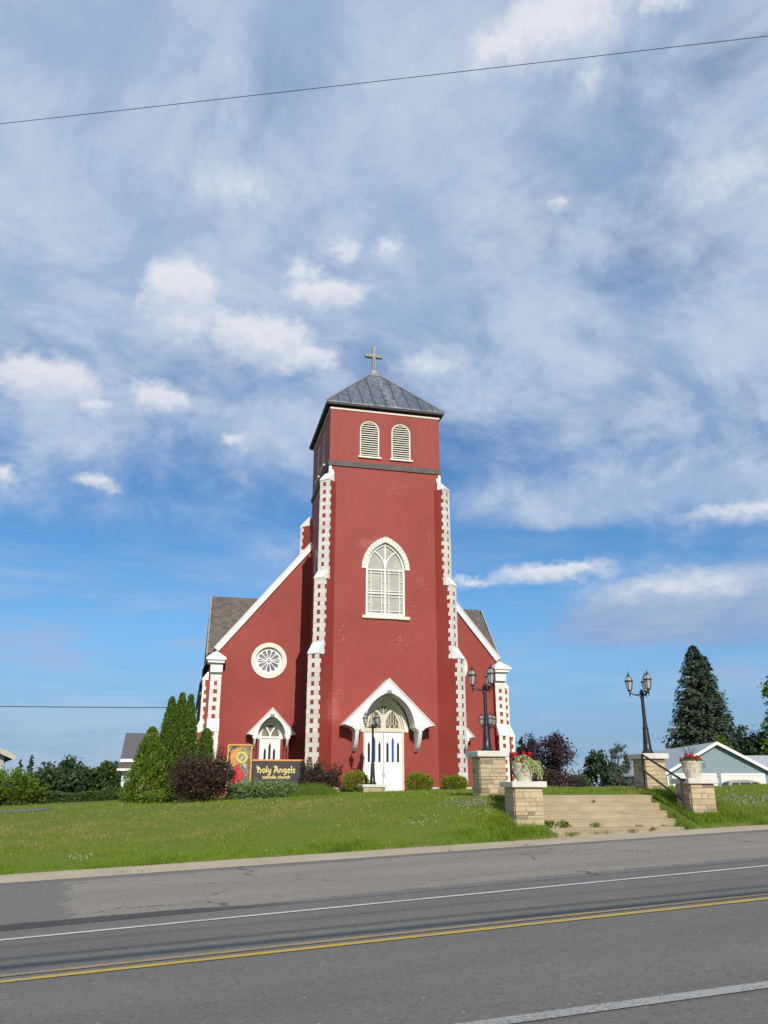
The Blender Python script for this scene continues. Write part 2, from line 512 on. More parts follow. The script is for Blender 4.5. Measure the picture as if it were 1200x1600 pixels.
def m_asphalt(name, shoulder=False):
    m, g = mat(name)
    p = OC(g)
    X, Y, Z = g.sep(p)
    big = g.noise(g.comb(g.m('MULTIPLY', X, 0.25), Y, 0), 0.8, 5, 0.6).outputs['Fac']
    mid = g.noise(p, 3.0, 6, 0.65).outputs['Fac']
    grit = g.noise(p, 110, 3, 0.7).outputs['Fac']
    vor = g.n('ShaderNodeTexVoronoi', ins={'Vector': p, 'Scale': 75.0})
    spk = g.step(vor.outputs['Distance'], 0.22, 0.10)
    spk = g.m('MULTIPLY', spk, g.step(g.noise(p, 60, 2).outputs['Fac'], 0.5, 0.62))
    if not shoulder:
        c = g.mix(g.step(big, 0.3, 0.7), (0.178, 0.166, 0.141), (0.222, 0.206, 0.174))
        # wheel tracks, a little lighter and smoother
        for cy in (8.2, 6.6):
            w = g.step(g.m('ABSOLUTE', g.m('SUBTRACT', Y, cy)), 0.45, 0.05)
            c = g.mix(g.m('MULTIPLY', w, 0.25), c, (0.22, 0.218, 0.212))
    else:
        c = g.mix(g.step(big, 0.3, 0.7), (0.290, 0.256, 0.206), (0.365, 0.320, 0.255))
        c = g.mix(g.m('MULTIPLY', g.step(mid, 0.5, 0.75), 0.4), c, (0.40, 0.345, 0.265))
        edge = g.noise(p, 1.4, 5, 0.7).outputs['Fac']
        # newer dark patch at the left end with a ragged rim
        px_ = g.m('ADD', X, g.m('MULTIPLY', g.m('SUBTRACT', edge, 0.5), 1.1))
        px_ = g.m('ADD', px_, g.m('MULTIPLY', g.m('SUBTRACT', Y, 15.0), 0.13))
        patch = g.step(px_, -1.55, -1.80)
        c = g.mix(g.m('MULTIPLY', patch, 0.75), c, (0.19, 0.178, 0.16))
        # dark strip along the concrete, and the tar seam along the carriageway
        ye = g.m('ADD', Y, g.m('MULTIPLY', g.m('SUBTRACT', edge, 0.5), 0.5))
        c = g.mix(g.m('MULTIPLY', g.step(ye, 16.45, 16.52), 0.8), c, (0.185, 0.175, 0.165))
        wid = g.m('ADD', 12.36, g.m('MULTIPLY', g.step(X, 2.2, -0.6), 0.30))
        d = g.m('SUBTRACT', g.m('ADD', wid, g.m('MULTIPLY', g.m('SUBTRACT', edge, 0.5), 0.25)), Y)
        seam = g.m('MULTIPLY', g.step(d, 0.0, 0.03), g.step(X, 3.5, 1.0))
        c = g.mix(g.m('MULTIPLY', seam, 0.85), c, (0.045, 0.043, 0.044))
        band = g.m('MULTIPLY', g.step(ye, 12.62, 12.50), g.step(X, 0.0, 3.0))
        c = g.mix(g.m('MULTIPLY', band, 0.8), c, (0.19, 0.185, 0.18))
    # cracks
    wp = g.vm('ADD', p, g.vm('SCALE', g.vm('SUBTRACT', g.noise(p, 1.6, 4, 0.6).outputs['Color'], (.5, .5, .5)), 0.9))
    ck = g.n('ShaderNodeTexVoronoi', feature='DISTANCE_TO_EDGE', ins={'Vector': g.vm('MULTIPLY', wp, (0.32, 0.45, 0.0)), 'Scale': 1.0})
    thin = g.m('MULTIPLY', g.step(ck.outputs['Distance'], 0.011, 0.003), g.step(g.noise(p, 0.5, 2).outputs['Fac'], 0.47, 0.6))
    c = g.mix(g.m('MULTIPLY', thin, 0.75 if shoulder else 0.0), c, (0.05, 0.045, 0.04))
    # oil drips and dirt
    c = g.mix(g.m('MULTIPLY', g.step(mid, 0.6, 0.8), 0.22), c, (0.11, 0.107, 0.105))
    c = g.mix(g.step(grit, 0.30, 0.66), g.mix(0.42, c, (0.03, 0.03, 0.032)), c)
    grit2 = g.noise(p, 19, 7, 0.85).outputs['Fac']
    c = g.mix(g.m('MULTIPLY', g.step(grit2, 0.50, 0.36), 0.60), c, (0.05, 0.048, 0.047))
    c = g.mix(g.m('MULTIPLY', g.step(grit2, 0.56, 0.68), 0.50), c, (0.36, 0.34, 0.31))
    v2 = g.n('ShaderNodeTexVoronoi', ins={'Vector': p, 'Scale': 6.5})
    c = g.mix(g.m('MULTIPLY', g.step(v2.outputs['Distance'], 0.12, 0.07), 0.7), c, g.mix(v2.outputs['Color'], (0.04, 0.04, 0.04), (0.48, 0.46, 0.42)))
    c = g.mix(g.m('MULTIPLY', spk, 0.5), c, (0.40, 0.385, 0.36))
    finish(g, c, 0.85, g.m('ADD', grit, g.m('MULTIPLY', vor.outputs['Distance'], -0.6)), 0.55, 0.006, spec=0.3)
    return m


def m_paint(name, col, wear):
    m, g = mat(name)
    p = OC(g)
    n = g.noise(p, 38, 4, 0.7).outputs['Fac']
    n2 = g.noise(p, 1.1, 4, 0.6).outputs['Fac']
    w = g.step(g.m('ADD', n, g.m('MULTIPLY', n2, 0.4)), wear, wear + 0.10)
    c = g.mix(w, col, (0.185, 0.18, 0.175))
    finish(g, c, 0.75, n, 0.3, 0.004)
    return m


def m_concrete(name, c1, c2, stain=0.4):
    m, g = mat(name)
    p = OC(g)
    X, Y, Z = g.sep(p)
    n = g.noise(p, 1.3, 6, 0.65).outputs['Fac']
    n2 = g.noise(p, 22, 5, 0.7).outputs['Fac']
    n3 = g.noise(g.comb(g.m('MULTIPLY', X, 2.0), g.m('MULTIPLY', Y, 2.0), g.m('MULTIPLY', Z, 14.0)), 1.0, 4, 0.6).outputs['Fac']
    c = g.mix(g.step(n, 0.3, 0.72), c1, c2)
    c = g.mix(g.m('MULTIPLY', g.step(n3, 0.5, 0.75), stain), c, tuple(x * 0.55 for x in c1))
    c = g.mix(g.m('MULTIPLY', g.step(n2, 0.5, 0.8), 0.25), c, tuple(x * 0.6 for x in c1))
    finish(g, c, 0.85, g.m('ADD', n2, n), 0.35, 0.008, spec=0.3)
    return m


def m_grass():
    m, g = mat('lawn')
    p = OC(g)
    X, Y, Z = g.sep(p)
    n = g.noise(g.comb(g.m('MULTIPLY', X, 0.5), Y, 0), 0.55, 5, 0.6).outputs['Fac']
    n2 = g.noise(p, 2.5, 5, 0.65).outputs['Fac']
    n3 = g.noise(p, 28, 4, 0.7).outputs['Fac']
    c = g.mix(g.step(n3, 0.3, 0.7), (0.085, 0.125, 0.016), (0.16, 0.21, 0.03))
    c = g.mix(g.m('MULTIPLY', g.step(n, 0.48, 0.72), 0.5), c, (0.185, 0.17, 0.045))
    c = g.mix(g.m('MULTIPLY', g.step(n2, 0.55, 0.75), 0.4), c, (0.06, 0.12, 0.022))
    # bare earth rim against the pavement
    rim = g.step(g.m('ADD', Y, g.m('MULTIPLY', g.m('SUBTRACT', n2, 0.5), 0.35)), 18.16, 18.05)
    c = g.mix(rim, c, (0.23, 0.18, 0.11))
    finish(g, c, 0.9, n3, 0.6, 0.03, spec=0.15)
    return m


def m_blade():
    m, g = mat('grass_blade')
    geo = g.n('ShaderNodeNewGeometry')
    rnd = geo.outputs['Random Per Island']
    p = OC(g)
    X, Y, Z = g.sep(p)
    n = g.noise(g.comb(g.m('MULTIPLY', X, 0.4), Y, 0), 0.6, 5, 0.62).outputs['Fac']
    n2 = g.noise(p, 1.6, 4, 0.6).outputs['Fac']
    rnd = g.m('ADD', g.m('MULTIPLY', rnd, 0.7), g.m('MULTIPLY', g.noise(p, 6.0, 4, 0.7).outputs['Fac'], 0.4))
    c = g.mix(rnd, (0.115, 0.185, 0.012), (0.27, 0.34, 0.035))
    slope = g.m('MULTIPLY', g.step(Y, 19.0, 20.5), g.step(Y, 28.0, 24.5))
    dry = g.m('ADD', n, g.m('MULTIPLY', g.m('MULTIPLY', slope, g.step(X, 8.0, 4.0)), 0.16))
    c = g.mix(g.m('MULTIPLY', g.step(dry, 0.50, 0.72), 0.75), c, (0.36, 0.29, 0.10))
    c = g.mix(g.m('MULTIPLY', g.step(Y, 19.4, 18.3), 0.45), c, (0.15, 0.28, 0.014))
    c = g.mix(g.m('MULTIPLY', g.step(n2, 0.48, 0.68), 0.7), c, (0.085, 0.17, 0.012))
    b = g.n('ShaderNodeBsdfPrincipled', ins={'Base Color': c, 'Roughness': 0.6, 'Specular IOR Level': 0.25})
    t = g.n('ShaderNodeBsdfTranslucent', ins={'Color': c})
    mx = g.n('ShaderNodeMixShader', ins={0: 0.3, 1: b, 2: t})
    g.n('ShaderNodeOutputMaterial', ins={'Surface': mx})
    return m


def m_slate():
    m, g = mat('slate_shingles')
    p = OC(g)
    X, Y, Z = g.sep(p)
    uv = g.comb(X, g.m('MULTIPLY', Z, 1.4), 0)
    br = g.n('ShaderNodeTexBrick', ins={'Vector': uv, 'Scale': 1.0, 'Mortar Size': 0.012, 'Brick Width': 0.34, 'Row Height': 0.24, 'Mortar Smooth': 0.2,
                                        'Color1': (0.150, 0.122, 0.098, 1), 'Color2': (0.085, 0.073, 0.064, 1), 'Mortar': (0.055, 0.047, 0.042, 1)})
    n = g.noise(p, 1.2, 6, 0.65).outputs['Fac']
    c = g.mix(g.m('MULTIPLY', g.step(n, 0.4, 0.7), 0.5), br.outputs['Color'], (0.17, 0.14, 0.11))
    finish(g, c, 0.8, g.m('SUBTRACT', 1.0, br.outputs['Fac']), 0.5, 0.02)
    return m


def m_lead():
    m, g = mat('weathered_metal_roof')
    p = OC(g)
    X, Y, Z = g.sep(p)
    n = g.noise(g.comb(g.m('MULTIPLY', X, 3.0), g.m('MULTIPLY', Y, 3.0), g.m('MULTIPLY', Z, 1.1)), 1.5, 6, 0.68).outputs['Fac']
    n2 = g.noise(p, 0.9, 4, 0.6).outputs['Fac']
    c = g.mix(g.step(n, 0.30, 0.72), (0.075, 0.090, 0.112), (0.20, 0.222, 0.25))
    c = g.mix(g.m('MULTIPLY', g.step(n2, 0.5, 0.7), 0.3), c, (0.24, 0.25, 0.255))
    nx, ny, nz = g.sep(g.n('ShaderNodeNewGeometry').outputs['True Normal'])
    side = g.step(g.m('ABSOLUTE', nx), 0.2, 0.25)
    u = g.m('ADD', g.m('MULTIPLY', X, g.m('SUBTRACT', 1.0, side)), g.m('MULTIPLY', g.m('SUBTRACT', Y, 3.0), side))
    k = g.m('DIVIDE', u, 0.648)
    wn = g.n('ShaderNodeTexWhiteNoise', noise_dimensions='1D', ins={'W': g.m('FLOOR', k)})
    c = g.mix(g.m('MULTIPLY', wn.outputs['Value'], 0.45), c, (0.065, 0.078, 0.098))
    fr = g.m('ABSOLUTE', g.m('SUBTRACT', g.m('FRACT', k), 0.5))
    c = g.mix(g.m('MULTIPLY', g.step(fr, 0.445, 0.475), 0.75), c, (0.028, 0.032, 0.04))  # shadow lines of the seams, painted into the colour
    pale = g.m('MULTIPLY', g.step(g.m('ABSOLUTE', g.m('SUBTRACT', u, g.m('MULTIPLY', g.m('SUBTRACT', 23.4, Z), 0.12))), 0.35, 0.1), g.step(n, 0.35, 0.6))
    c = g.mix(g.m('MULTIPLY', pale, 0.55), c, (0.30, 0.31, 0.315))
    finish(g, c, 0.55, n, 0.15, 0.01, metal=0.25)
    return m


def m_siding(name, col, pitch=0.115):
    m, g = mat(name)
    p = OC(g)
    X, Y, Z = g.sep(p)
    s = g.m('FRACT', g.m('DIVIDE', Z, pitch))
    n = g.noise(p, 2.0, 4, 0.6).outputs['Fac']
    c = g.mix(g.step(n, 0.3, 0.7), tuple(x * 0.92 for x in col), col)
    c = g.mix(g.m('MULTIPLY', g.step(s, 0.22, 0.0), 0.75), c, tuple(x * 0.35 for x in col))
    finish(g, c, 0.55, s, 0.6, 0.02)
    return m


def m_stone():
    m, g = mat('ashlar_stone')
    geo = g.n('ShaderNodeNewGeometry')
    rnd = geo.outputs['Random Per Island']
    p = OC(g)
    n = g.noise(p, 7.0, 6, 0.7).outputs['Fac']
    n2 = g.noise(p, 45, 4, 0.7).outputs['Fac']
    c = g.mix(rnd, (0.42, 0.335, 0.205), (0.53, 0.43, 0.275))
    c = g.mix(g.step(rnd, 0.84, 0.92), c, (0.25, 0.205, 0.14))
    c = g.mix(g.m('MULTIPLY', g.step(n, 0.48, 0.72), 0.55), c, (0.36, 0.27, 0.165))
    n3 = g.noise(g.vm('MULTIPLY', p, (1, 1, 3.2)), 4.5, 5, 0.65).outputs['Fac']
    c = g.mix(g.m('MULTIPLY', g.step(n3, 0.56, 0.66), 0.55), c, (0.27, 0.215, 0.14))
    c = g.mix(g.m('MULTIPLY', g.step(n2, 0.55, 0.75), 0.35), c, (0.20, 0.16, 0.11))
    finish(g, c, 0.9, spec=0.15)
    return m


def m_quoin():
    m, g = mat('quoin_stone_paint')
    rnd = g.n('ShaderNodeNewGeometry').outputs['Random Per Island']
    p = OC(g)
    n = g.noise(p, 6.0, 6, 0.7).outputs['Fac']
    X, Y, Z = g.sep(p)
    st = g.noise(g.comb(g.m('MULTIPLY', X, 5.0), g.m('MULTIPLY', Y, 5.0), g.m('MULTIPLY', Z, 0.8)), 2.0, 5, 0.65).outputs['Fac']
    c = g.mix(rnd, (0.64, 0.61, 0.54), (0.78, 0.755, 0.68))
    c = g.mix(g.m('MULTIPLY', g.step(n, 0.5, 0.75), 0.35), c, (0.52, 0.47, 0.39))
    c = g.mix(g.m('MULTIPLY', g.step(st, 0.52, 0.8), 0.4), c, (0.36, 0.33, 0.29))
    c = g.mix(g.m('MULTIPLY', g.step(g.noise(p, 17, 3, 0.6).outputs['Fac'], 0.68, 0.74), 0.6), c, (0.33, 0.10, 0.08))
    finish(g, c, 0.7, n, 0.4, 0.015)
    return m


def m_glass(name, col, rough=0.08, spec=0.6, var=0.25):
    m, g = mat(name)
    p = OC(g)
    n = g.noise(p, 1.4, 4, 0.6).outputs['Fac']
    c = g.mix(g.step(n, 0.3, 0.7), tuple(x * (1 - var) for x in col), tuple(x * (1 + var) for x in col))
    finish(g, c, rough, n, 0.03, 0.01, spec=spec)
    return m


def m_clear(name):
    m, g = mat(name)
    p = OC(g)
    n = g.noise(p, 9, 3).outputs['Fac']
    gl = g.n('ShaderNodeBsdfGlossy', ins={'Color': (0.9, 0.9, 0.9, 1), 'Roughness': 0.08})
    df = g.n('ShaderNodeBsdfDiffuse', ins={'Color': g.mix(n, (0.55, 0.54, 0.50), (0.70, 0.69, 0.64))})
    tr = g.n('ShaderNodeBsdfTransparent', ins={'Color': (0.92, 0.92, 0.90, 1)})
    a = g.n('ShaderNodeMixShader', ins={0: 0.42, 1: tr, 2: df})
    b = g.n('ShaderNodeMixShader', ins={0: 0.12, 1: a, 2: gl})
    g.n('ShaderNodeOutputMaterial', ins={'Surface': b})
    return m


RED = m_redbrick()
WHITE = simple('white_paint', (0.80, 0.79, 0.76), 0.5, 0.04, 3, 0.08, dirt=0.12)
CREAM = simple('cream_stone_paint', (0.70, 0.66, 0.56), 0.65, 0.10, 5, 0.25, 0.01, dirt=0.25)
QUOIN = m_quoin()
CREAMD = simple('cream_frame', (0.62, 0.57, 0.46), 0.6, 0.08, 5, 0.1)
DKSTONE = simple('grey_cornice', (0.115, 0.10, 0.092), 0.8, 0.2, 3, 0.3, 0.02, dirt=0.4)
DKWOOD = simple('dark_fascia', (0.022, 0.021, 0.022), 0.6, 0.2, 4)
CROSSM = simple('weathered_cross', (0.31, 0.305, 0.28), 0.75, 0.25, 6, 0.3, dirt=0.5)
LEAD = m_lead()
SLATE = m_slate()
LOUVER = simple('louver_paint', (0.72, 0.69, 0.58), 0.6, 0.08, 5)
VOID = simple('painted_interior_shade', (0.012, 0.011, 0.010), 0.9, 0.1, 3)  # near-black colour standing in for the shade indoors
GLASS_G = m_glass('storm_glazing', (0.40, 0.385, 0.325), 0.22, 0.5, 0.12)
GLASS_R = m_glass('rose_glass', (0.15, 0.155, 0.17), 0.25, 0.5, 0.35)
GLASS_T = m_glass('transom_glass', (0.20, 0.175, 0.115), 0.2, 0.5, 0.5)
GLASS_D = m_glass('dark_glass', (0.02, 0.02, 0.022), 0.1, 0.5, 0.2)
GLASS_B = m_glass('blue_glass', (0.028, 0.055, 0.60), 0.25, 0.4, 0.25)
GLASS_L = m_clear('lantern_glass')
BLACK = simple('black_iron', (0.013, 0.013, 0.015), 0.38, 0.2, 8, 0.1, spec=0.5)
BROWNIRON = simple('brown_iron', (0.026, 0.018, 0.016), 0.5, 0.25, 8, 0.1)
STONE = m_stone()
MORTAR = simple('stone_mortar', (0.42, 0.345, 0.225), 0.95, 0.12, 8, 0.4, 0.01)
LIMECAP = simple('limestone_cap', (0.60, 0.565, 0.49), 0.8, 0.08, 4, 0.3, 0.008, dirt=0.25)
STEPC = m_concrete('step_concrete', (0.33, 0.262, 0.165), (0.42, 0.342, 0.225), 0.35)
WALKC = m_concrete('pavement_concrete', (0.42, 0.345, 0.235), (0.50, 0.42, 0.295), 0.15)
POT = simple('pot_concrete', (0.58, 0.52, 0.40), 0.85, 0.12, 9, 0.3, 0.01, dirt=0.35)
ASPH = m_asphalt('asphalt')
SHOULD = m_asphalt('shoulder_asphalt', True)
P_WHITE = m_paint('white_marking', (0.62, 0.62, 0.60), 0.74)
P_WORN = m_paint('worn_white_marking', (0.37, 0.36, 0.325), 0.70)
P_YELLOW = m_paint('yellow_marking', (0.55, 0.36, 0.05), 0.74)
P_YWORN = m_paint('worn_yellow_marking', (0.42, 0.27, 0.09), 0.66)
GRASS = m_grass()
BLADE = m_blade()
BLUESID = m_siding('blue_siding', (0.245, 0.320, 0.355), 0.21)
WHITESID = m_siding('white_siding', (0.72, 0.73, 0.72))
GREYSID = m_siding('grey_siding', (0.42, 0.43, 0.46), 0.1)
METROOF = simple('grey_metal_roof', (0.40, 0.43, 0.44), 0.55, 0.06, 2, 0.05)
SHINGLE = simple('grey_shingles', (0.115, 0.110, 0.118), 0.9, 0.25, 9, 0.4, 0.02)
BROWNSH = simple('brown_shingles', (0.12, 0.09, 0.075), 0.9, 0.25, 9, 0.4, 0.02)
BARK = simple('bark', (0.09, 0.068, 0.048), 0.9, 0.35, 9, 0.6, 0.03)
CARP = simple('car_paint', (0.035, 0.032, 0.055), 0.22, 0.05, 2, 0.0, spec=0.6)
TYRE = simple('tyre_rubber', (0.015, 0.015, 0.016), 0.8, 0.1, 9)
RIM = simple('rim_metal', (0.45, 0.45, 0.46), 0.35, 0.1, 5, metal=0.8)
ORANGE = simple('orange_frame', (0.66, 0.30, 0.07), 0.55, 0.08, 6)
SIGNGR = simple('charcoal_board', (0.040, 0.040, 0.043), 0.6, 0.15, 5)
LETTER = simple('gold_letter', (0.70, 0.55, 0.20), 0.45, 0.1, 6)

# ------------------------------------------------------------------ the ground
def sstep(t):
    t = max(0.0, min(1.0, t))
    return t * t * (3 - 2 * t)


def uclamp(u):
    return 45 * math.tanh(u / 45)


def z_road(u):
    return 0.057 * uclamp(u)


def z_kerb(u):
    return 0.155 + 0.044 * uclamp(u)


def z_carriage(u, v):
    """road, shoulder and pavement"""
    if v <= 11.7:
        return z_road(u)
    t = min(1, (v - 11.7) / 6.3)
    return z_road(u) * (1 - t) + z_kerb(u) * t


def z_lawn(u, v):
    if v <= 18:
        return z_carriage(u, v)
    zt = 1.06 + 0.043 * min(uclamp(u), 9.0) + 0.020 * max(uclamp(u) - 9.0, 0.0)
    L = 9.5 + (3.6 - 9.5) * sstep((u + 1) / 9.0)
    s = min(1.0, (v - 18) / L)
    e = 1 - (1 - s) ** 1.9
    z = z_kerb(u) + (zt - z_kerb(u)) * e
    z += 0.035 * math.sin(u * 0.9 + 1.0) * math.sin(v * 0.55) * sstep((v - 19) / 3) * sstep((30 - v) / 5)
    far = -1.0 + 1.5 * sstep((u + 12) / 34)
    m = max(sstep((v - 26) / 22) * sstep((u - 15) / 10), sstep((v - 48) / 40), sstep((-u - 9) / 20) * sstep((v - 34) / 20) * 0.7)
    z = z * (1 - m) + far * m
    # level apron under the church
    a = sstep((u - 4) / 2.5) * sstep((16 - u) / 2.5) * sstep((v - 33.5) / 3) * sstep((44 - v) / 4)
    z = z * (1 - a) + 1.38 * a
    if 8.34 < u < 11.96 and v < 20.47:       # cutting under the steps
        z = min(z, z_kerb(u) - .12)
    return z


def axis(spec):
    out = []
    for (a, b, n) in spec:
        out += [a + (b - a) * i / n for i in range(n)]
    out.append(spec[-1][1])
    return out


def sheet(name, us, vs, zf, m, kind='structure', lift=0.0, parent=None):
    verts = [(u, v, zf(u, v) + lift) for v in vs for u in us]
    n = len(us)
    faces = [(j * n + i, j * n + i + 1, (j + 1) * n + i + 1, (j + 1) * n + i) for j in range(len(vs) - 1) for i in range(n - 1)]
    me = bpy.data.meshes.new(name)
    me.from_pydata(verts, [], faces)
    me.polygons.foreach_set('use_smooth', [True] * len(faces))
    me.materials.append(m)
    o = bpy.data.objects.new(name, me)
    COL.objects.link(o)
    if parent: o.parent = parent
    elif kind: o['kind'] = kind
    return o


UF = sorted(axis([(-700, -120, 12), (-120, -30, 30), (-30, -10, 20), (-10, 26, 100), (26, 80, 50), (80, 700, 12)]) + [8.33, 8.35, 11.95, 11.97])
sheet('ground', UF, sorted(axis([(-80, 17.7, 12), (17.7, 18.02, 1), (18.02, 38, 60), (38, 60, 22), (60, 140, 20), (140, 900, 12)]) + [20.46, 20.48]),
      lambda u, v: z_lawn(u, v) - (0.10 if v < 17.85 else 0.0) + (0.012 if v > 18 else 0), GRASS)
US = axis([(-120, -10, 44), (-10, 20, 60), (20, 120, 40)])
sheet('road', US, axis([(-4, 11.7, 8), (11.7, 12.3, 2)]), z_carriage, ASPH)
sheet('road_shoulder', US, axis([(12.22, 16.99, 6)]), z_carriage, SHOULD, lift=0.004)
# concrete pavement with a thin kerb face
mb = MB()
us = axis([(-120, -12, 44), (-12, 22, 170), (22, 120, 40)])
for i in range(len(us) - 1):
    a, b = us[i], us[i + 1]
    za, zb = z_carriage(a, 16.98), z_carriage(b, 16.98)
    ya, yb = z_carriage(a, 18.15), z_carriage(b, 18.15)
    ea, eb = (18.02 + .05 * math.sin(q * 2.1) + .045 * math.sin(q * 5.3 + 1) + .03 * math.sin(q * 11.7) for q in (a, b))
    mb.add([(a, 16.97, za - .04), (b, 16.97, zb - .04), (b, 16.98, zb + .006), (a, 16.98, za + .006), (a, 17.02, za + .012), (b, 17.02, zb + .012), (b, eb, yb + .024), (a, ea, ya + .024)],
           [(0, 1, 2, 3), (3, 2, 5, 4), (4, 5, 6, 7)])
pv = mb.build('pavement', WALKC, fix=False)
pv['kind'] = 'structure'
E_Z = 0.008
mk = bpy.data.objects.new('road_markings', None)
COL.objects.link(mk)
mk['kind'] = 'structure'
sheet('centre_line', US, [9.03, 9.145], z_carriage, P_YELLOW, lift=E_Z, parent=mk)
sheet('centre_line', US, [9.30, 9.41], z_carriage, P_YWORN, lift=E_Z, parent=mk)
sheet('edge_line', US, [11.52, 11.62], z_carriage, P_WHITE, lift=E_Z, parent=mk)
sheet('edge_line', US, [5.84, 6.0], z_carriage, P_WORN, lift=E_Z, parent=mk)
drv = sheet('driveway', axis([(-30, -4.4, 24)]), axis([(28.6, 33.0, 10)]), z_lawn, SHOULD, lift=0.03)

# ------------------------------------------------------------------ outlines
def arch_pts(cx, half, z0, h, n=9, round_=False, sill=None):
    """from left springing over the top to right springing; pointed unless round_"""
    pts = []
    if round_:
        for i in range(2 * n + 1):
            a = math.pi - math.pi * i / (2 * n)
            pts.append((cx + half * math.cos(a), z0 + h * math.sin(a)))
    else:
        r = (h * h + half * half) / (2 * half)
        a_end = math.atan2(h, r - half)
        for i in range(n + 1):
            a = a_end * i / n
            pts.append((cx - half + r - r * math.cos(a), z0 + r * math.sin(a)))
        for i in range(n - 1, -1, -1):
            a = a_end * i / n
            pts.append((cx + half - r + r * math.cos(a), z0 + r * math.sin(a)))
    return pts


def arched(cx, half, sill, z0, h, n=9, round_=False):
    return arch_pts(cx, half, z0, h, n, round_) + [(cx + half, sill), (cx - half, sill)]


def circle(cx, cz, r, n=36):
    return [(cx + r * math.cos(2 * math.pi * i / n), cz + r * math.sin(2 * math.pi * i / n)) for i in range(n)]


def front(y):
    return lambda p: (p[0], y, p[1])


# ------------------------------------------------------------------ the church
CB = (9.14, 38.0, 1.35)
church = thing('church', CB, 'tall red painted brick church with square bell tower, white quoins and a cross', 'church')


def cpart(mb, name, m, parent=None, smooth=False):
    return mb.build(name, m, parent or church, off=CB, smooth=smooth)


TX0, TX1, TY0, TY1 = 6.15, 12.13, 38.0, 43.98
GY = 43.5      # plane of the nave's front gable
LOUV = [(8.275, .525), (9.99, .525)]
DOORC, DOORH = 9.05, 0.985
door_o = arched(DOORC, DOORH, 1.36, 4.15, 1.42)
goth_o = arched(9.14, 1.01, 9.62, 11.97, 1.42)
louv_o = [arched(c, h, 18.02, 19.6, h, 8, True) for c, h in LOUV]

mb = MB()
mb.panel([(TX0, 0.6), (TX1, 0.6), (TX1, 20.78), (TX0, 20.78)], [door_o, goth_o] + louv_o, front(TY0), (0, .28, 0))
side_l = [arched(c, .525, 18.02, 19.6, .525, 8, True) for c in (40.1, 41.9)]
lanc_o = arched(41.45, .42, 10.6, 12.7, .9)
for x, d in ((TX0, .28), (TX1, -.28)):
    mb.panel([(TY0, 0.6), (TY1, 0.6), (TY1, 20.78), (TY0, 20.78)], side_l + [lanc_o], lambda p, x=x: (x, p[0], p[1]), (d, 0, 0))
mb.panel([(TX0, 0.6), (TX1, 0.6), (TX1, 20.78), (TX0, 20.78)], [], front(TY1), (0, 0, 0))
tower = cpart(mb, 'tower_wall', RED)
mb = MB()
o = 0.07
mb.box(TX0 - o, TX1 + o, TY0 - o, TY1 + o, 17.36, 17.58)
mb.box(TX0 - .04, TX1 + .04, TY0 - .04, TY1 + .04, 17.58, 17.66)
cpart(mb, 'cornice', DKSTONE, tower)
mb = MB()
mb.box(TX0 - .03, TX1 + .03, TY0 - .03, TY1 + .03, 20.60, 20.70)
cpart(mb, 'trim_board', CREAM, tower)
# core painted near black behind the openings, standing in for the shade inside
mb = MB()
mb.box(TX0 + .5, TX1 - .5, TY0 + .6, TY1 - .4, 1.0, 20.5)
cpart(mb, 'painted_shade_core', VOID, tower)

# tower roof: low pyramid of standing-seam metal with a dark boxed eave
mb = MB()
oh = 0.25
ex0, ex1, ey0, ey1 = TX0 - oh, TX1 + oh, TY0 - oh, TY1 + oh
apx = (9.14, 41.0)
ZE, ZA = 20.97, 24.75
tz = 0.94


def roof_pt(cx, cy, t):
    return (cx + (apx[0] - cx) * t, cy + (apx[1] - cy) * t, ZE + (ZA - ZE) * t)


cs = [(ex0, ey0), (ex1, ey0), (ex1, ey1), (ex0, ey1)]
for i in range(4):
    a, b = cs[i], cs[(i + 1) % 4]
    mb.add([roof_pt(*a, 0), roof_pt(*b, 0), roof_pt(*b, tz), roof_pt(*a, tz)], [(0, 1, 2, 3)])
    mb.add([(a[0], a[1], ZE - .07), (b[0], b[1], ZE - .07), roof_pt(*b, 0), roof_pt(*a, 0)], [(0, 1, 2, 3)])
# seams
for i in range(4):
    a, b = Vector(roof_pt(*cs[i], 0)), Vector(roof_pt(*cs[(i + 1) % 4], 0))
    ap = Vector((apx[0], apx[1], ZA))
    mid = (a + b) / 2
    upv = ap - mid
    L = (b - a).length
    k = 10
    nrm = (b - a).cross(upv).normalized()
    if nrm.z < 0: nrm = -nrm
    for j in range(1, k):
        t = j / k
        p0 = a.lerp(b, t)
        top = 1 - abs(2 * t - 1)
        top = min(top, tz)
        p1 = p0 + upv * top
        dr = (b - a).normalized() * 0.012
        q = [p0 - dr, p0 + dr, p1 + dr, p1 - dr]
        mb.add([x - nrm * .005 for x in q] + [x + nrm * .03 for x in q], [(4, 5, 6, 7), (0, 1, 5, 4), (1, 2, 6, 5), (2, 3, 7, 6), (3, 0, 4, 7)])
roof = cpart(mb, 'tower_roof', LEAD)
mb = MB()
mb.box(ex0 + .02, ex1 - .02, ey0 + .02, ey1 - .02, 20.80, ZE - .075)
cpart(mb, 'eave_soffit', DKWOOD, roof)
mb = MB()
for i in range(4):
    a, b = cs[i], cs[(i + 1) % 4]
    A, B = Vector(roof_pt(*a, .90)), Vector(roof_pt(*b, .90))
    up = Vector((0, 0, .03))
    C_, D_ = Vector(roof_pt(*b, .985)), Vector(roof_pt(*a, .985))
    mb.add([A + up, B + up, C_ + up, D_ + up], [(0, 1, 2, 3)])
    mb.add([A - up, B - up, B + up, A + up], [(0, 1, 2, 3)])
mb.box(apx[0] - .16, apx[0] + .16, apx[1] - .16, apx[1] + .16, 24.45, 24.80)
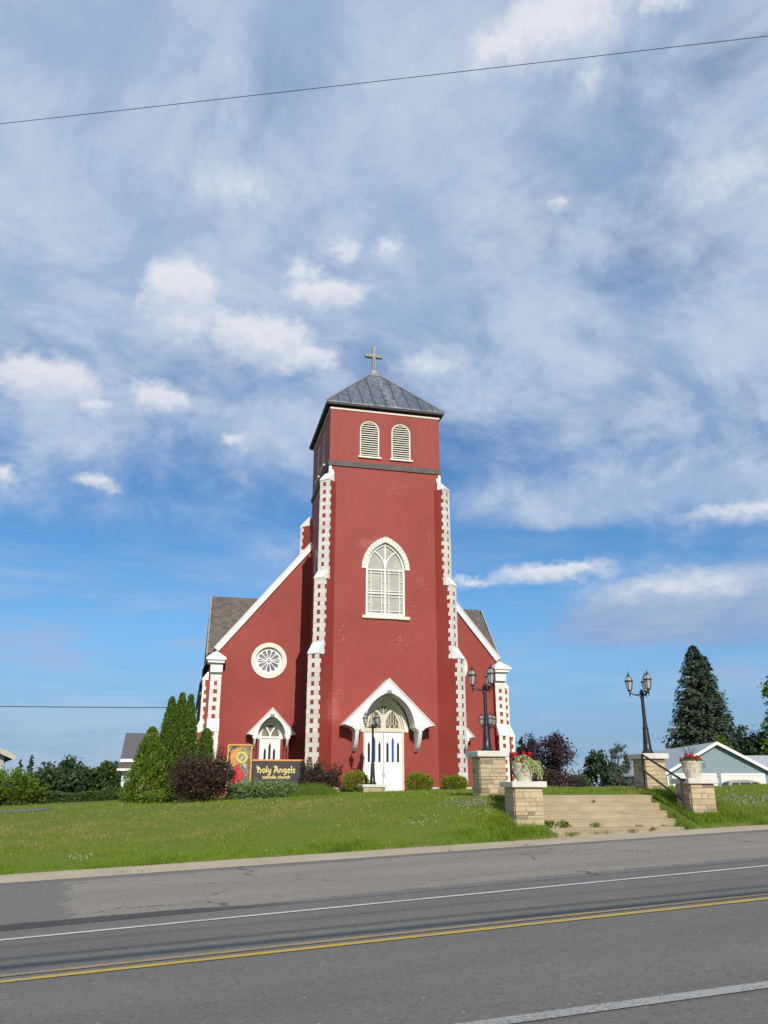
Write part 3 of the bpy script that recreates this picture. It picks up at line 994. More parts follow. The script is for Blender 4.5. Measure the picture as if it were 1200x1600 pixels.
for c in cs:                                                     # hip rolls
    mb.tube([Vector(roof_pt(*c, 0)) + Vector((0, 0, .01)), Vector(roof_pt(*c, .95)) + Vector((0, 0, .01))], .045, 6)
cpart(mb, 'ridge_flashing', simple('pale_flashing', (0.27, 0.27, 0.265), 0.6, 0.2, 6, 0.2, metal=0.2), roof)
mb = MB()
cz0, cz1 = 24.7, 26.45
mb.bbox(apx[0] - .095, apx[0] + .095, apx[1] - .115, apx[1] + .115, cz0, cz1, .012)
mb.bbox(apx[0] - .52, apx[0] - .093, apx[1] - .105, apx[1] + .105, 25.70, 25.89, .012)
mb.bbox(apx[0] + .093, apx[0] + .52, apx[1] - .105, apx[1] + .105, 25.70, 25.89, .012)
cross = cpart(mb, 'cross', CROSSM)
mb = MB()
mb.box(apx[0] - .03, apx[0] + .03, apx[1] - .119, apx[1] - .112, cz0 + .12, 25.55)
cpart(mb, 'cross_groove', DKSTONE, cross)


def louver(f3, cx, half, nrm, inn):
    """arched louvre in a reveal; f3 maps (along, z) at depth 0 of the wall, nrm = outward"""
    n = Vector(nrm)
    mb = MB()
    outer = arched(cx, half, 18.02, 19.6, half, 8, True)
    inner = arched(cx, half - .065, 18.08, 19.6, half - .065, 8, True)
    mb.ring(outer, inner, lambda p: Vector(f3(p)) - n * .03, -n * .12)
    fr = cpart(mb, 'belfry_louver', LOUVER)
    mb = MB()
    k = 15
    for i in range(k):
        z = 18.14 + i * (19.6 + half - 18.2) / k
        hw = half - .06
        if z > 19.6:
            hw = math.sqrt(max(0.0, (half - .06) ** 2 - (z - 19.6 + .03) ** 2))
        if hw < .08: continue
        a, b = (cx - hw, z), (cx + hw, z)
        A, B = Vector(f3(a)), Vector(f3(b))
        p = [A - n * .05, B - n * .05, B - n * .125 + Vector((0, 0, .068)), A - n * .125 + Vector((0, 0, .068))]
        up = Vector((0, 0, .016))
        q = [x + up for x in p]
        mb.add(p + q, [(0, 1, 2, 3), (7, 6, 5, 4), (0, 4, 5, 1), (1, 5, 6, 2), (2, 6, 7, 3), (3, 7, 4, 0)])
    cpart(mb, 'slats', LOUVER, fr)
    mb = MB()
    A, B = Vector(f3((cx - half - .1, 17.93))), Vector(f3((cx + half + .1, 17.93)))
    up = Vector((0, 0, .095))
    p = [A + n * .10, B + n * .10, B - n * .24, A - n * .24]
    mb.add(p + [x + up for x in p], [(0, 1, 2, 3), (7, 6, 5, 4), (0, 4, 5, 1), (1, 5, 6, 2), (2, 6, 7, 3), (3, 7, 4, 0)])
    cpart(mb, 'sill', CREAM, fr)


for c, h in LOUV:
    louver(front(TY0), c, h, (0, -1, 0), None)
for c in (40.1, 41.9):
    louver(lambda p: (TX0, p[0], p[1]), c, .525, (-1, 0, 0), None)
    louver(lambda p: (TX1, p[0], p[1]), c, .525, (1, 0, 0), None)
# small lancet in each tower flank
for x, s in ((TX0, -1), (TX1, 1)):
    f3 = lambda p, x=x, s=s: (x + s * .05, p[0], p[1])
    mb = MB()
    mb.ring(arched(41.45, .56, 10.5, 12.7, 1.06), arched(41.45, .42, 10.62, 12.7, .9), f3, (-s * .18, 0, 0))
    fr = cpart(mb, 'lancet_window', CREAM)
    mb = MB()
    mb.extrude(arched(41.45, .43, 10.61, 12.7, .9), lambda p, x=x, s=s: (x - s * .16, p[0], p[1]), (-s * .02, 0, 0))
    cpart(mb, 'glass', GLASS_G, fr)

# tall pointed window of the tower front
mb = MB()
f3 = front(TY0 + .10)
mb.ring(goth_o, arched(9.14, .91, 9.74, 11.97, 1.29), f3, (0, .12, 0))


def bar(mb, x0, x1, z0, z1, y=TY0 + .12, d=.07):
    mb.box(x0, x1, y, y + d, z0, z1)


bar(mb, 9.105, 9.175, 9.73, 13.22, TY0 + .117, .09)
for z in (10.72, 11.93):
    bar(mb, 8.2, 10.08, z, z + .06, TY0 + .114, .08)
for z in (9.86, 10.58, 10.87, 11.80):
    bar(mb, 8.2, 10.08, z, z + .03, TY0 + .135, .03)
for x in (8.40, 8.94, 9.32, 9.86):
    bar(mb, x, x + .03, 9.73, 11.95, TY0 + .132, .03)
for z in (10.25, 11.35):
    for x0, x1 in ((8.22, 8.40), (8.97, 9.12), (9.17, 9.32), (9.89, 10.06)):
        bar(mb, x0, x1, z, z + .025, TY0 + .138, .025)
# the two tracery arcs rise from the mullion and lean outwards
for s in (-1, 1):
    pts = []
    for i in range(9):
        a = i / 8
        ang = R(62) * a
        pts.append((9.14 + s * (1.2 - 1.2 * math.cos(ang)) * .92, 11.97 + 1.2 * math.sin(ang) * .92))
    mb.ribbon(pts, .06, front(TY0 + .12), (0, .07, 0))
gw = cpart(mb, 'gothic_window', WHITE)
mb = MB()
mb.extrude(arched(9.14, .93, 9.72, 11.97, 1.31), front(TY0 + .19), (0, .01, 0))
cpart(mb, 'glass', GLASS_G, gw)
mb = MB()
ho = arch_pts(9.14, 1.245, 11.97, 1.72, 11)
hi = arch_pts(9.14, 1.005, 11.97, 1.42, 11)
for i in range(len(ho) - 1):        # separate voussoirs with hairline joints
    g_ = 0.008
    def lerp(a, b, t): return (a[0] + (b[0] - a[0]) * t, a[1] + (b[1] - a[1]) * t)
    L = math.dist(ho[i], ho[i + 1]) or 1
    q = [lerp(ho[i], ho[i + 1], g_ / L), lerp(ho[i], ho[i + 1], 1 - g_ / L), lerp(hi[i], hi[i + 1], 1 - g_ / L), lerp(hi[i], hi[i + 1], g_ / L)]
    mb.extrude(q, front(TY0 - .05 - .004 * (i % 3)), (0, .16, 0))
cpart(mb, 'hood_mould', CREAM, gw)
mb = MB()
mb.bbox(7.94, 10.05, TY0 - .10, TY0 + .20, 9.44, 9.60, .012)
mb.bbox(9.76, 10.36, TY0 - .115, TY0 + .18, 9.42, 9.585, .012)
cpart(mb, 'sill', CREAM, gw)

# ---------------- entrance: double door, tracery above, gabled canopy on brackets
mb = MB()
mb.ring(arched(DOORC, DOORH, 1.36, 4.15, 1.42), arched(DOORC, DOORH - .10, 1.36, 4.15, 1.29), front(TY0 + .04), (0, .16, 0))
mb.box(8.10, 10.0, TY0 + .035, TY0 + .2, 4.06, 4.20)
ent = cpart(mb, 'entrance', CREAMD)
for s, xs in ((-1, (8.165, 9.04)), (1, (9.06, 9.935))):
    mb = MB()
    x0, x1 = xs
    cx = (x0 + x1) / 2
    cc = [cx - .255, cx, cx + .255]
    holes = []
    for k, c in enumerate(cc):
        top = 3.68 if k == 1 else 3.47
        holes.append([(c - .056, 2.70), (c - .056, top), (c, top + .17), (c + .056, top), (c + .056, 2.70)])
    mb.panel([(x0, 1.38), (x1, 1.38), (x1, 4.06), (x0, 4.06)], holes, front(TY0 + .09), (0, .05, 0))
    mb.box(x0, x1, TY0 + .145, TY0 + .17, 1.38, 4.06)
    lf = cpart(mb, 'door_leaf', WHITE, ent)
    for k, c in enumerate(cc):
        top = 3.68 if k == 1 else 3.47
        mb = MB()
        mb.extrude([(c - .058, 2.69), (c - .058, top), (c, top + .175), (c + .058, top), (c + .058, 2.69)], front(TY0 + .13), (0, .008, 0))
        cpart(mb, 'blue_pane' if k == 1 else 'dark_pane', GLASS_B if k == 1 else GLASS_D, ent)
    mb = MB()
    hx = 9.05 + s * .055
    mb.tube([(hx, TY0 + .09, 2.02), (hx, TY0 + .045, 2.04), (hx, TY0 + .045, 2.22), (hx, TY0 + .09, 2.24)], .012, 6)
    cpart(mb, 'door_handle', CROSSM, ent)
    if s > 0:
        mb = MB()
        mb.bbox(hx - .02, hx + .02, TY0 + .07, TY0 + .095, 2.42, 2.46, .005)
        cpart(mb, 'door_lock', CROSSM, ent)
# pointed tracery panel
kite = [(8.72, 5.10), (9.05, 5.30), (9.38, 5.10), (9.05, 4.83)]
holes = [kite]
lhs = []
for s in (-1, 1):
    c = 9.05 + s * .44
    hl = [(c - .34, 4.24), (c - .30, 4.62), (c - .14, 4.92), (c, 5.02), (c + .10, 4.92), (c + .27, 4.55), (c + .335, 4.24)]
    if s < 0: hl = [(2 * 9.05 - p[0], p[1]) for p in [(9.05 + .44 - .34, 4.24), (9.05 + .44 - .30, 4.62), (9.05 + .44 - .14, 4.92), (9.05 + .44, 5.02), (9.05 + .54, 4.92), (9.05 + .71, 4.55), (9.05 + .775, 4.24)]]
    holes.append(hl)
mb = MB()
mb.panel(arch_pts(DOORC, DOORH - .10, 4.2, 1.24, 9), holes, front(TY0 + .10), (0, .06, 0))
for s in (-1, 1):
    for dx in (.24, .36, .48, .60):
        c = 9.05 + s * dx
        top = 4.95 if dx in (.36, .48) else (4.70 if dx == .24 else 4.72)
        mb.box(c - .014, c + .014, TY0 + .105, TY0 + .15, 4.42, top)
    for dx in (.20, .42, .64):
        c = 9.05 + s * dx
        pts = [(c - .10, 4.24), (c - .085, 4.36), (c, 4.46), (c + .085, 4.36), (c + .10, 4.24)]
        mb.ribbon(pts, .026, front(TY0 + .104), (0, .05, 0))
mb.ribbon([(8.86, 5.18), (9.12, 4.88)], .022, front(TY0 + .106), (0, .04, 0))
mb.ribbon([(9.24, 5.18), (8.98, 4.88)], .022, front(TY0 + .108), (0, .04, 0))
mb.box(9.035, 9.065, TY0 + .098, TY0 + .15, 4.2, 5.42)
cpart(mb, 'tracery', CREAMD, ent)
mb = MB()
mb.extrude(arch_pts(DOORC, DOORH - .12, 4.2, 1.22, 9), front(TY0 + .162), (0, .01, 0))
cpart(mb, 'transom_glass', GLASS_T, ent)
# cream arch ring on the wall round the doorway
mb = MB()
mb.ring(arch_pts(DOORC, DOORH + .20, 4.05, 1.78, 10), arch_pts(DOORC, DOORH + .002, 4.05, 1.52, 10), front(TY0 - .05), (0, .16, 0), closed=False)
cpart(mb, 'arch_ring', CREAM, ent)


def canopy(cx, half, z_e, z_a, y0, y1, ih, iz, itop, foot_w, bz):
    """white gable-shaped hood with a pointed vault, carried by two curved brackets"""
    drop = .10
    arch = arch_pts(cx, ih, z_e - drop, itop - (z_e - drop), 10)
    out = [(cx - half, z_e), (cx, z_a), (cx + half, z_e), (cx + half - .28, z_e - drop + .03), (cx + half - .28, z_e - drop)] + arch[::-1] + [(cx - half + .28, z_e - drop), (cx - half + .28, z_e - drop + .03)]
    mb = MB()
    mb.extrude(out, front(y0), (0, y1 - y0 - .004, 0))
    cp = cpart(mb, 'canopy', WHITE)
    for s in (-1, 1):          # thin roof covering, proud of the gable board
        mb = MB()
        e = (cx + s * (half + .06), z_e - .035)
        a = (cx, z_a + .03)
        n_ = Vector((-(a[1] - e[1]) * -1 * s, 0, 0))
        mb.add([(e[0], y0 - .05, e[1]), (a[0], y0 - .05, a[1]), (a[0], y1 - .006, a[1]), (e[0], y1 - .006, e[1]),
                (e[0], y0 - .05, e[1] + .045), (a[0], y0 - .05, a[1] + .055), (a[0], y1 - .006, a[1] + .055), (e[0], y1 - .006, e[1] + .045)],
               [(0, 1, 2, 3), (7, 6, 5, 4), (0, 4, 5, 1), (1, 5, 6, 2), (2, 6, 7, 3), (3, 7, 4, 0)])
        cpart(mb, 'roof_covering', WHITE, cp)
    for k in range(3):         # ribs under the vault
        mb = MB()
        yy = y0 + .22 + k * (y1 - y0 - .3) / 2.2
        mb.ring(arch_pts(cx, ih - .003, z_e - drop, itop - (z_e - drop) - .004, 10), arch_pts(cx, ih - .035, z_e - drop, itop - (z_e - drop) - .045, 10), front(yy), (0, .05, 0), closed=False)
        cpart(mb, 'vault_rib', CREAM, cp)
    for s in (-1, 1):
        bx = cx + s * (half - .62 * (half / 2.12))
        w = foot_w
        zt = z_e - drop - .004
        mb = MB()
        mb.box(bx - w * 2.6, bx + w * 2.6, y0 + .015, y1 - .02, zt - .06, zt)
        mb.box(bx - w * 1.7, bx + w * 1.7, y0 + .03, y1 - .02, zt - .13, zt - .062)
        prof = []
        for i in range(9):
            a = i / 8
            prof.append((y0 + .06 + (y1 - .12 - y0 - .06) * (1 - math.cos(a * math.pi / 2)) ** .8, zt - .132 - (zt - .132 - bz) * math.sin(a * math.pi / 2) ** 1.2))
        prof += [(y1 - .11, bz - .05), (y1 - .006, bz - .05), (y1 - .006, zt - .132)]
        mb.extrude(prof, lambda p, bx=bx, w=w: (bx - w, p[0], p[1]), (2 * w, 0, 0))
        cpart(mb, 'bracket', WHITE, cp)
    mb = MB()
    mb.bbox(cx - .11, cx + .11, y0 - .03, y0 + .26, itop - .06, itop + .10, .02)
    cpart(mb, 'porch_lamp', simple('lamp_housing', (0.25, 0.25, 0.24), 0.6), cp)
    return cp


canopy(9.09, 2.12, 4.32, 6.36, 37.05, 38.0, 1.215, 4.2, 5.80, .085, 3.22)

# ---------------- diagonal and square buttresses with white quoins
def buttress(corner, d, secs, cap_h=.62, name='buttress', inn=-.3, course=.21):
    """secs = [(z0, z1, reach, thickness), ...] from the ground up"""
    l = math.hypot(*d)
    d = (d[0] / l, d[1] / l)
    body = MB()
    q = MB()
    capl = []
    for i, (z0, z1, e, t) in enumerate(secs):
        body.obox(corner, d, inn, e, -t / 2, t / 2, z0, z1)
        k = 0
        z = z0
        while z + course <= z1 + 1e-6:
            o_ = .014 + .004 * (k % 2) + random.uniform(-.003, .003)
            j_ = random.uniform(-.035, .035)
            if k % 2 == 0:
                q.obox(corner, d, e - .20 + j_, e + o_, -t / 2 - o_, t / 2 + o_, z + .004, z + course - .004)
            else:
                for s in (-1, 1):
                    a, b = sorted((s * (t / 2 + o_), s * (t * (.17 + random.uniform(-.03, .03)))))
                    q.obox(corner, d, e - .085 + j_, e + o_, a, b, z + .001, z + course - .001)
            z += course
            k += 1
        if z < z1 - .02:
            q.obox(corner, d, e - .12, e + .02, -t / 2 - .02, t / 2 + .02, z, z1)
        # sloped weathering up to the next set-off
        eu = secs[i + 1][2] if i + 1 < len(secs) else -.02
        h = cap_h * max(.55, (e - eu) / .33) if i + 1 < len(secs) else .5
        tt = t / 2 + .03
        px, py = -d[1], d[0]
        pr = [(eu - .02, z1 + h), (e + .05, z1 + .03), (e + .05, z1 - .035), (eu - .02, z1 - .035)]
        caps = MB()
        capl.append(caps)
        caps.extrude(pr, lambda p: (corner[0] + d[0] * p[0] - px * tt, corner[1] + d[1] * p[0] - py * tt, p[1]), (px * 2 * tt, py * 2 * tt, 0))
        # stepped white stones under the slope, on both cheeks
        if i + 1 < len(secs):
            for s in (-1, 1):
                for j in range(3):
                    f = j / 3
                    a, b = sorted((s * (t / 2 + .010), s * (t / 2 - .05)))
                    q.obox(corner, d, eu - .26 + (e - eu) * (1 - f) * .6, e - (e - eu) * f - .03, a, b, z1 + h * f * .9 + .002, z1 + h * (f + .30) * .9)
    b = cpart(body, name, RED)
    cpart(q, 'quoins', QUOIN, b)
    for caps in capl:
        cpart(caps, 'weathering', WHITE, b)
    return b


SEC = [(1.2, 7.55, .92, .57), (7.55, 11.25, .60, .55), (11.25, 16.45, .36, .53)]
buttress((TX0, TY0), (-1, -1), SEC)
buttress((TX1, TY0), (1, -1), SEC)
buttress((TX0, TY1), (-1, 1), [(8.0, 15.9, .55, .53)])
buttress((TX1, TY1), (1, 1), [(8.0, 15.9, .55, .53)])
for x, s in ((TX0, 1), (TX1, -1)):                  # toothed corner stones between buttress head and cornice
    mb = MB()
    for k in range(4):
        z = 16.5 + k * .21
        w = .22 if k % 2 == 0 else .12
        a, b = sorted((x - s * .018, x + s * w))
        mb.box(a, b, TY0 - .018, TY0 + .02 + w, z, z + .208)
    cpart(mb, 'corner_quoins', QUOIN, tower)

# ---------------- nave: front gable, coping, kneelers, rose windows, side doors, roofs
NX0, NX1 = 0.90, 17.38
ZEV = 8.0
RX = 18.1


def gable_z(x):
    return ZEV + .05 + (min(x, 18.28 - x) - NX0) * 1.232


ROSE = [(4.01, 8.02), (14.27, 8.02)]
SDOOR = [4.26, 14.02]
ro = [circle(c, z, .72) for c, z in ROSE]
sdo = [arched(c, .54, 1.2, 4.08, .72, 7) for c in SDOOR]
mb = MB()
mb.panel([(NX0, 0.5), (NX1, 0.5), (NX1, ZEV), (12.2, gable_z(12.2)), (9.14, gable_z(9.14)), (6.1, gable_z(6.1)), (NX0, ZEV)], ro + sdo, front(GY), (0, .3, 0))
for x in (NX0, NX1):
    mb.add([(x, GY, .5), (x, 72, .5), (x, 72, ZEV), (x, GY, ZEV)], [(0, 1, 2, 3)])
mb.add([(NX0, 72, .5), (NX1, 72, .5), (NX1, 72, ZEV), (9.14, 72, gable_z(9.14)), (NX0, 72, ZEV)], [(0, 1, 2, 3, 4)])
nave = cpart(mb, 'nave_wall', RED)
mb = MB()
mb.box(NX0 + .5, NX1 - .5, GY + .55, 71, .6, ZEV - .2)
cpart(mb, 'painted_shade_core', VOID, nave)  # near-black box, the nave's inner shade put into its colour
for s in (-1, 1):
    mb = MB()
    def P_(t, off):
        x = 1.0 + (9.14 - 1.0) * t
        z = gable_z(x)
        nx, nz = -1.232 / 1.587, 1 / 1.587
        return ((x + nx * off) if s < 0 else 18.28 - (x + nx * off), z + nz * off)
    q = [P_(0.03, -.10), P_(1, -.10), P_(1, .16), P_(0.03, .16)]
    mb.extrude(q, front(GY - .12), (0, .55, 0))
    q = [P_(0.03, .162), P_(1, .162), P_(1, .21), P_(0.03, .21)]
    mb.extrude(q, front(GY - .17), (0, .65, 0))
    cpart(mb, 'raking_coping', WHITE, nave)
for s in (-1, 1):
    X_ = lambda x: x if s < 0 else 18.28 - x
    def bx(mb, x0, x1, y0, y1, z0, z1):
        a, b = sorted((X_(x0), X_(x1)))
        mb.bbox(a, b, y0, y1, z0, z1, .012)
    mb = MB()
    bx(mb, .80, 1.66, 42.78, 43.66, 7.72, 7.86)
    bx(mb, .70, 1.74, 42.70, 43.72, 7.862, 7.98)
    a, b = sorted((X_(.70), X_(1.74)))
    c = (a + b) / 2
    mb.add([(a, 42.70, 7.982), (b, 42.70, 7.982), (b, 43.72, 7.982), (a, 43.72, 7.982), (c, 43.3, 8.42)], [(0, 1, 4), (1, 2, 4), (2, 3, 4), (3, 0, 4)])
    bx(mb, .95, 1.58, 42.95, 43.52, 7.25, 7.718)
    cpart(mb, 'kneeler', WHITE, nave)
    # angle buttresses of the nave corner
    buttress((X_(1.27), GY), (0, -1), [(0.9, 4.30, .62, .56), (4.30, 7.22, .34, .54)], cap_h=.75)
    buttress((X_(.90), GY + .32), (s, 0), [(0.9, 4.28, .50, .56), (4.28, 6.95, .27, .54)], cap_h=.9)
    for yy in (48.5, 53.0, 57.5, 62.0):
        buttress((X_(.90), yy), (s, 0), [(0.9, 4.28, .50, .56), (4.28, 6.7, .27, .54)], cap_h=.9)
    # side windows of the nave
    for yy in (46.2, 50.7, 55.2, 59.7):
        mb = MB()
        f3 = lambda p: (X_(.90 - .04), p[0], p[1])
        mb.ring(arched(yy, .62, 3.0, 5.6, 1.1), arched(yy, .48, 3.14, 5.6, .92), f3, (-s * .12, 0, 0))
        wv = cpart(mb, 'side_window', CREAM)
        mb = MB()
        mb.extrude(arched(yy, .49, 3.13, 5.6, .93), lambda p: (X_(.90 - .012), p[0], p[1]), (s * .008, 0, 0))
        cpart(mb, 'glass', GLASS_D, wv)

for (c, z) in ROSE:
    mb = MB()
    mb.ring(circle(c, z, .95, 48), circle(c, z, .715, 48), front(GY - .07), (0, .2, 0))
    rw = cpart(mb, 'rose_window', CREAM)
    mb = MB()
    pet = []
    for k in range(12):
        a = math.pi / 2 + 2 * math.pi * k / 12
        pl = []
        for (r_, w_) in ((.16, .022), (.30, .058), (.42, .088), (.50, .100), (.555, .085), (.585, .045)):
            pl.append((r_, w_))
        pts = [(c + r_ * math.cos(a) - w_ * math.sin(a), z + r_ * math.sin(a) + w_ * math.cos(a)) for r_, w_ in pl]
        pts += [(c + r_ * math.cos(a) + w_ * math.sin(a), z + r_ * math.sin(a) - w_ * math.cos(a)) for r_, w_ in reversed(pl)]
        pet.append(pts)
    mb.extrude(circle(c, z, .72, 48), front(GY + .10), (0, .03, 0))
    mb.box(c - .66, c + .66, GY + .075, GY + .098, z - .02, z + .02)
    cpart(mb, 'tracery', WHITE, rw)
    mb = MB()
    for q in pet + [circle(c, z, .105, 16)]:
        mb.extrude(q, front(GY + .093), (0, .01, 0))
    cpart(mb, 'glass', GLASS_R, rw)

for c in SDOOR:
    mb = MB()
    mb.ring(arched(c, .54, 1.2, 4.08, .72, 7), arched(c, .46, 1.2, 4.08, .62, 7), front(GY + .03), (0, .16, 0))
    mb.box(c - .47, c + .47, GY + .035, GY + .18, 4.0, 4.10)
    mb.ribbon([(c - .22, 4.56), (c - .06, 4.32), (c, 4.1)], .07, front(GY + .05), (0, .08, 0))
    mb.ribbon([(c + .22, 4.56), (c + .06, 4.32), (c, 4.1)], .07, front(GY + .052), (0, .08, 0))
    mb.ring(arch_pts(c, .80, 3.96, 1.12, 8), arch_pts(c, .545, 3.96, .83, 8), front(GY - .05), (0, .12, 0), closed=False)
    sdr = cpart(mb, 'side_entrance', WHITE)
    mb = MB()
    holes = []
    for k, dx in enumerate((-.24, 0, .24)):
        top = 3.62 if k == 1 else 3.36
        holes.append([(c + dx - .06, 2.62), (c + dx - .06, top), (c + dx, top + .19), (c + dx + .06, top), (c + dx + .06, 2.62)])
    mb.panel([(c - .46, 1.2), (c + .46, 1.2), (c + .46, 4.0), (c - .46, 4.0)], holes, front(GY + .09), (0, .05, 0))
    cpart(mb, 'door_leaf', WHITE, sdr)
    mb = MB()
    mb.box(c - .45, c + .45, GY + .142, GY + .16, 1.2, 3.98)
    cpart(mb, 'door_glass', GLASS_D, sdr)
    mb = MB()
    mb.extrude(arch_pts(c, .47, 4.09, .62, 7), front(GY + .14), (0, .01, 0))
    cpart(mb, 'fanlight_glass', GLASS_T, sdr)
    canopy(c + .0, 1.19, 4.17, 5.43, 42.8, GY, .71, 4.05, 5.08, .05, 3.5)
    for dx in (-.86, -.70, .70, .86):      # twin thin posts either side of the porch
        mb = MB()
        mb.tube([(c + dx, GY - .08, 1.2), (c + dx, GY - .08, 3.95)], .022, 6)
        cpart(mb, 'porch_post', BROWNIRON, sdr)

# roofs of the nave: main ridge away from the viewer, cross roof over the first bay
mb = MB()
for s in (-1, 1):
    X_ = lambda x: x if s < 0 else 18.28 - x
    a = [(X_(.62), GY + .35, 7.75), (X_(9.14), GY + .35, gable_z(9.14) - .1), (X_(9.14), 72.3, gable_z(9.14) - .1), (X_(.62), 72.3, 7.75)]
    mb.add(a + [(p[0], p[1], p[2] - .12) for p in a], [(0, 1, 2, 3), (4, 5, 6, 7), (0, 4, 7, 3), (0, 1, 5, 4)])
cpart(mb, 'nave_roof', SLATE)
mb = MB()
RYV, RZ = 47.2, 12.2
pf = [(.77, GY + .40, 8.45), (17.48, GY + .40, 8.45), (17.40, RYV, RZ), (.86, RYV, RZ), (17.48, 50.9, 8.02), (.76, 50.9, 8.02)]
mb.add(pf + [(p[0], p[1], p[2] - .10) for p in pf], [(0, 1, 2, 3), (3, 2, 4, 5), (0, 1, 7, 6), (0, 3, 9, 6), (3, 5, 11, 9), (1, 2, 8, 7), (2, 4, 10, 8)])
cr = cpart(mb, 'cross_roof', SLATE)
for x in (NX0 + .004, NX1 - .004):    # gable ends under the cross roof
    mb = MB()
    mb.add([(x, GY + .1, 7.9), (x, 50.8, 7.9), (x, RYV, RZ - .14)], [(0, 1, 2)])
    cpart(mb, 'gable_wall', RED, cr)
# verge boards and gutters
for x in (.70, 17.43):
    for a, b in (((GY + .38, 8.40), (RYV, RZ - .02)), ((50.9, 7.97), (RYV, RZ - .02))):
        mb = MB()
        mb.add([(x, a[0], a[1] - .16), (x + .07, a[0], a[1] - .16), (x + .16, b[0], b[1] - .16), (x + .09, b[0], b[1] - .16),
                (x, a[0], a[1] + .05), (x + .07, a[0], a[1] + .05), (x + .16, b[0], b[1] + .05), (x + .09, b[0], b[1] + .05)],
               [(0, 1, 2, 3), (7, 6, 5, 4), (0, 4, 5, 1), (1, 5, 6, 2), (2, 6, 7, 3), (3, 7, 4, 0)])
        cpart(mb, 'verge_board', CROSSM, cr)
mb = MB()                     # snow guards along the low edge
for k in range(9):
    x = .95 + k * .19
    z = 8.02 + .62 * 1.13
    mb.box(x - .02, x + .02, GY + .60, GY + .64, z, z + .18)
cpart(mb, 'snow_guards', DKWOOD, cr)
for x in (.55, 17.60):
    mb = MB()
    mb.box(x, x + .13, 51.0, 72.2, 7.56, 7.72)
    cpart(mb, 'gutter', BROWNIRON, nave)
    for yy in (44.6, 51.4):
        mb = MB()
        mb.tube([(x + .06, yy, 7.6), (x + .06, yy, 1.2)], .05, 8)
        cpart(mb, 'downpipe', BROWNIRON, nave)
# white plinth with a sill band at the foot of the nave front
mb = MB()
mb.box(NX0 - .1, 3.0, GY - .12, GY + .02, 2.42, 2.62)
cpart(mb, 'plinth_band', WHITE, nave)

# ------------------------------------------------------------------ stone pillars, steps, rails
PG = 'stone pillars with pale caps'


def stone_pillar(x0, x1, y0, y1, z0, z1, capt, label, over=.09, seed=1):
    rg = random.Random(seed)
    t = thing('stone_pillar', ((x0 + x1) / 2, (y0 + y1) / 2, z0), label, 'pillar', PG)
    off = tuple(t.location)
    mb = MB()
    mb.box(x0 + .03, x1 - .03, y0 + .03, y1 - .03, z0, z1 - .002)
    core = mb.build('core', MORTAR, t, off)
    mb = MB()
    z = z0
    n = max(4, round((z1 - z0) / .105))
    h = (z1 - z0) / n
    hs = [rg.uniform(.75, 1.3) for _ in range(n)]
    hs = [q * (z1 - z0) / sum(hs) for q in hs]
    for r in range(n):
        h = hs[r]
        for f in range(4):
            horizontal = f in (0, 2)
            a, b = (x0, x1) if horizontal else (y0 + .052, y1 - .052)
            cuts = [a]
            while cuts[-1] < b - .02:
                w = rg.uniform(.16, .38)
                nx = cuts[-1] + w
                if b - nx < .13: nx = b
                cuts.append(nx)
            for i in range(len(cuts) - 1):
                g_ = .0015
                p = rg.uniform(-.004, .010)
                c0, c1 = cuts[i] + g_, cuts[i + 1] - g_
                zz0, zz1 = z + g_, z + h - g_
                # rock-faced stone: pillowed front
                def blk(o, u, inw):
                    e = min(.010, (c1 - c0) * .2)
                    k_ = .006 if f == 3 else 1.0
                    fr = [(c0, zz0, 0), (c1, zz0, 0), (c1, zz1, 0), (c0, zz1, 0),
                          (c0 + e, zz0 + e, p + .006 + .003 * k_), (c1 - e, zz0 + e, p + .006), (c1 - e, zz1 - e, p + .006 - .003 * k_), (c0 + e, zz1 - e, p + .006 + .002 * k_)]
                    vs = [(o[0] + u[0] * q[0] - inw[0] * q[2], o[1] + u[1] * q[0] - inw[1] * q[2], q[1]) for q in fr]
                    bk = [(o[0] + u[0] * q[0] + inw[0] * .06, o[1] + u[1] * q[0] + inw[1] * .06, q[1]) for q in fr[:4]]
                    mb.add(vs + bk, [(4, 5, 6, 7), (0, 1, 5, 4), (1, 2, 6, 5), (2, 3, 7, 6), (3, 0, 4, 7), (0, 8, 9, 1), (1, 9, 10, 2), (2, 10, 11, 3), (3, 11, 8, 0)])
                if f == 0: blk((0, y0), (1, 0), (0, 1))
                elif f == 2: blk((0, y1), (1, 0), (0, -1))
                elif f == 1: blk((x1, 0), (0, 1), (-1, 0))
                else: blk((x0, 0), (0, 1), (1, 0))
        z += h
    mb.build('stonework', STONE, t, off)
    mb = MB()
    mb.bbox(x0 - over, x1 + over, y0 - over, y1 + over, z1, z1 + capt, .014)
    mb.build('cap_stone', LIMECAP, t, off)
    return t


stone_pillar(7.59, 8.29, 18.62, 19.27, .40, 1.615, .135, 'short stone pillar with pale cap at the left foot of the steps, under a pot of trailing vines', seed=3)
stone_pillar(12.24, 12.90, 18.62, 19.27, .62, 1.70, .13, 'short stone pillar with pale cap at the right foot of the steps, under a pot with spiky leaves', seed=4)
stone_pillar(7.60, 8.32, 20.95, 21.6, 1.15, 2.38, .15, 'stone pillar with pale cap at the top left of the steps, carrying a lamp post in front of the church', seed=5)
stone_pillar(12.44, 13.06, 20.95, 21.6, 1.2, 2.36, .15, 'stone pillar with pale cap at the top right of the steps, carrying a lamp post against the sky', seed=6)
stone_pillar(7.36, 8.28, 34.55, 35.45, 1.1, 1.59, .12, 'low stone plinth with white cap on the lawn before the church doors, under a slim lamp post', over=.06, seed=7)
stone_pillar(12.74, 13.66, 34.55, 35.45, 1.1, 1.66, .12, 'low stone plinth near the right tower corner, hidden behind the upper left pillar', over=.06, seed=8)

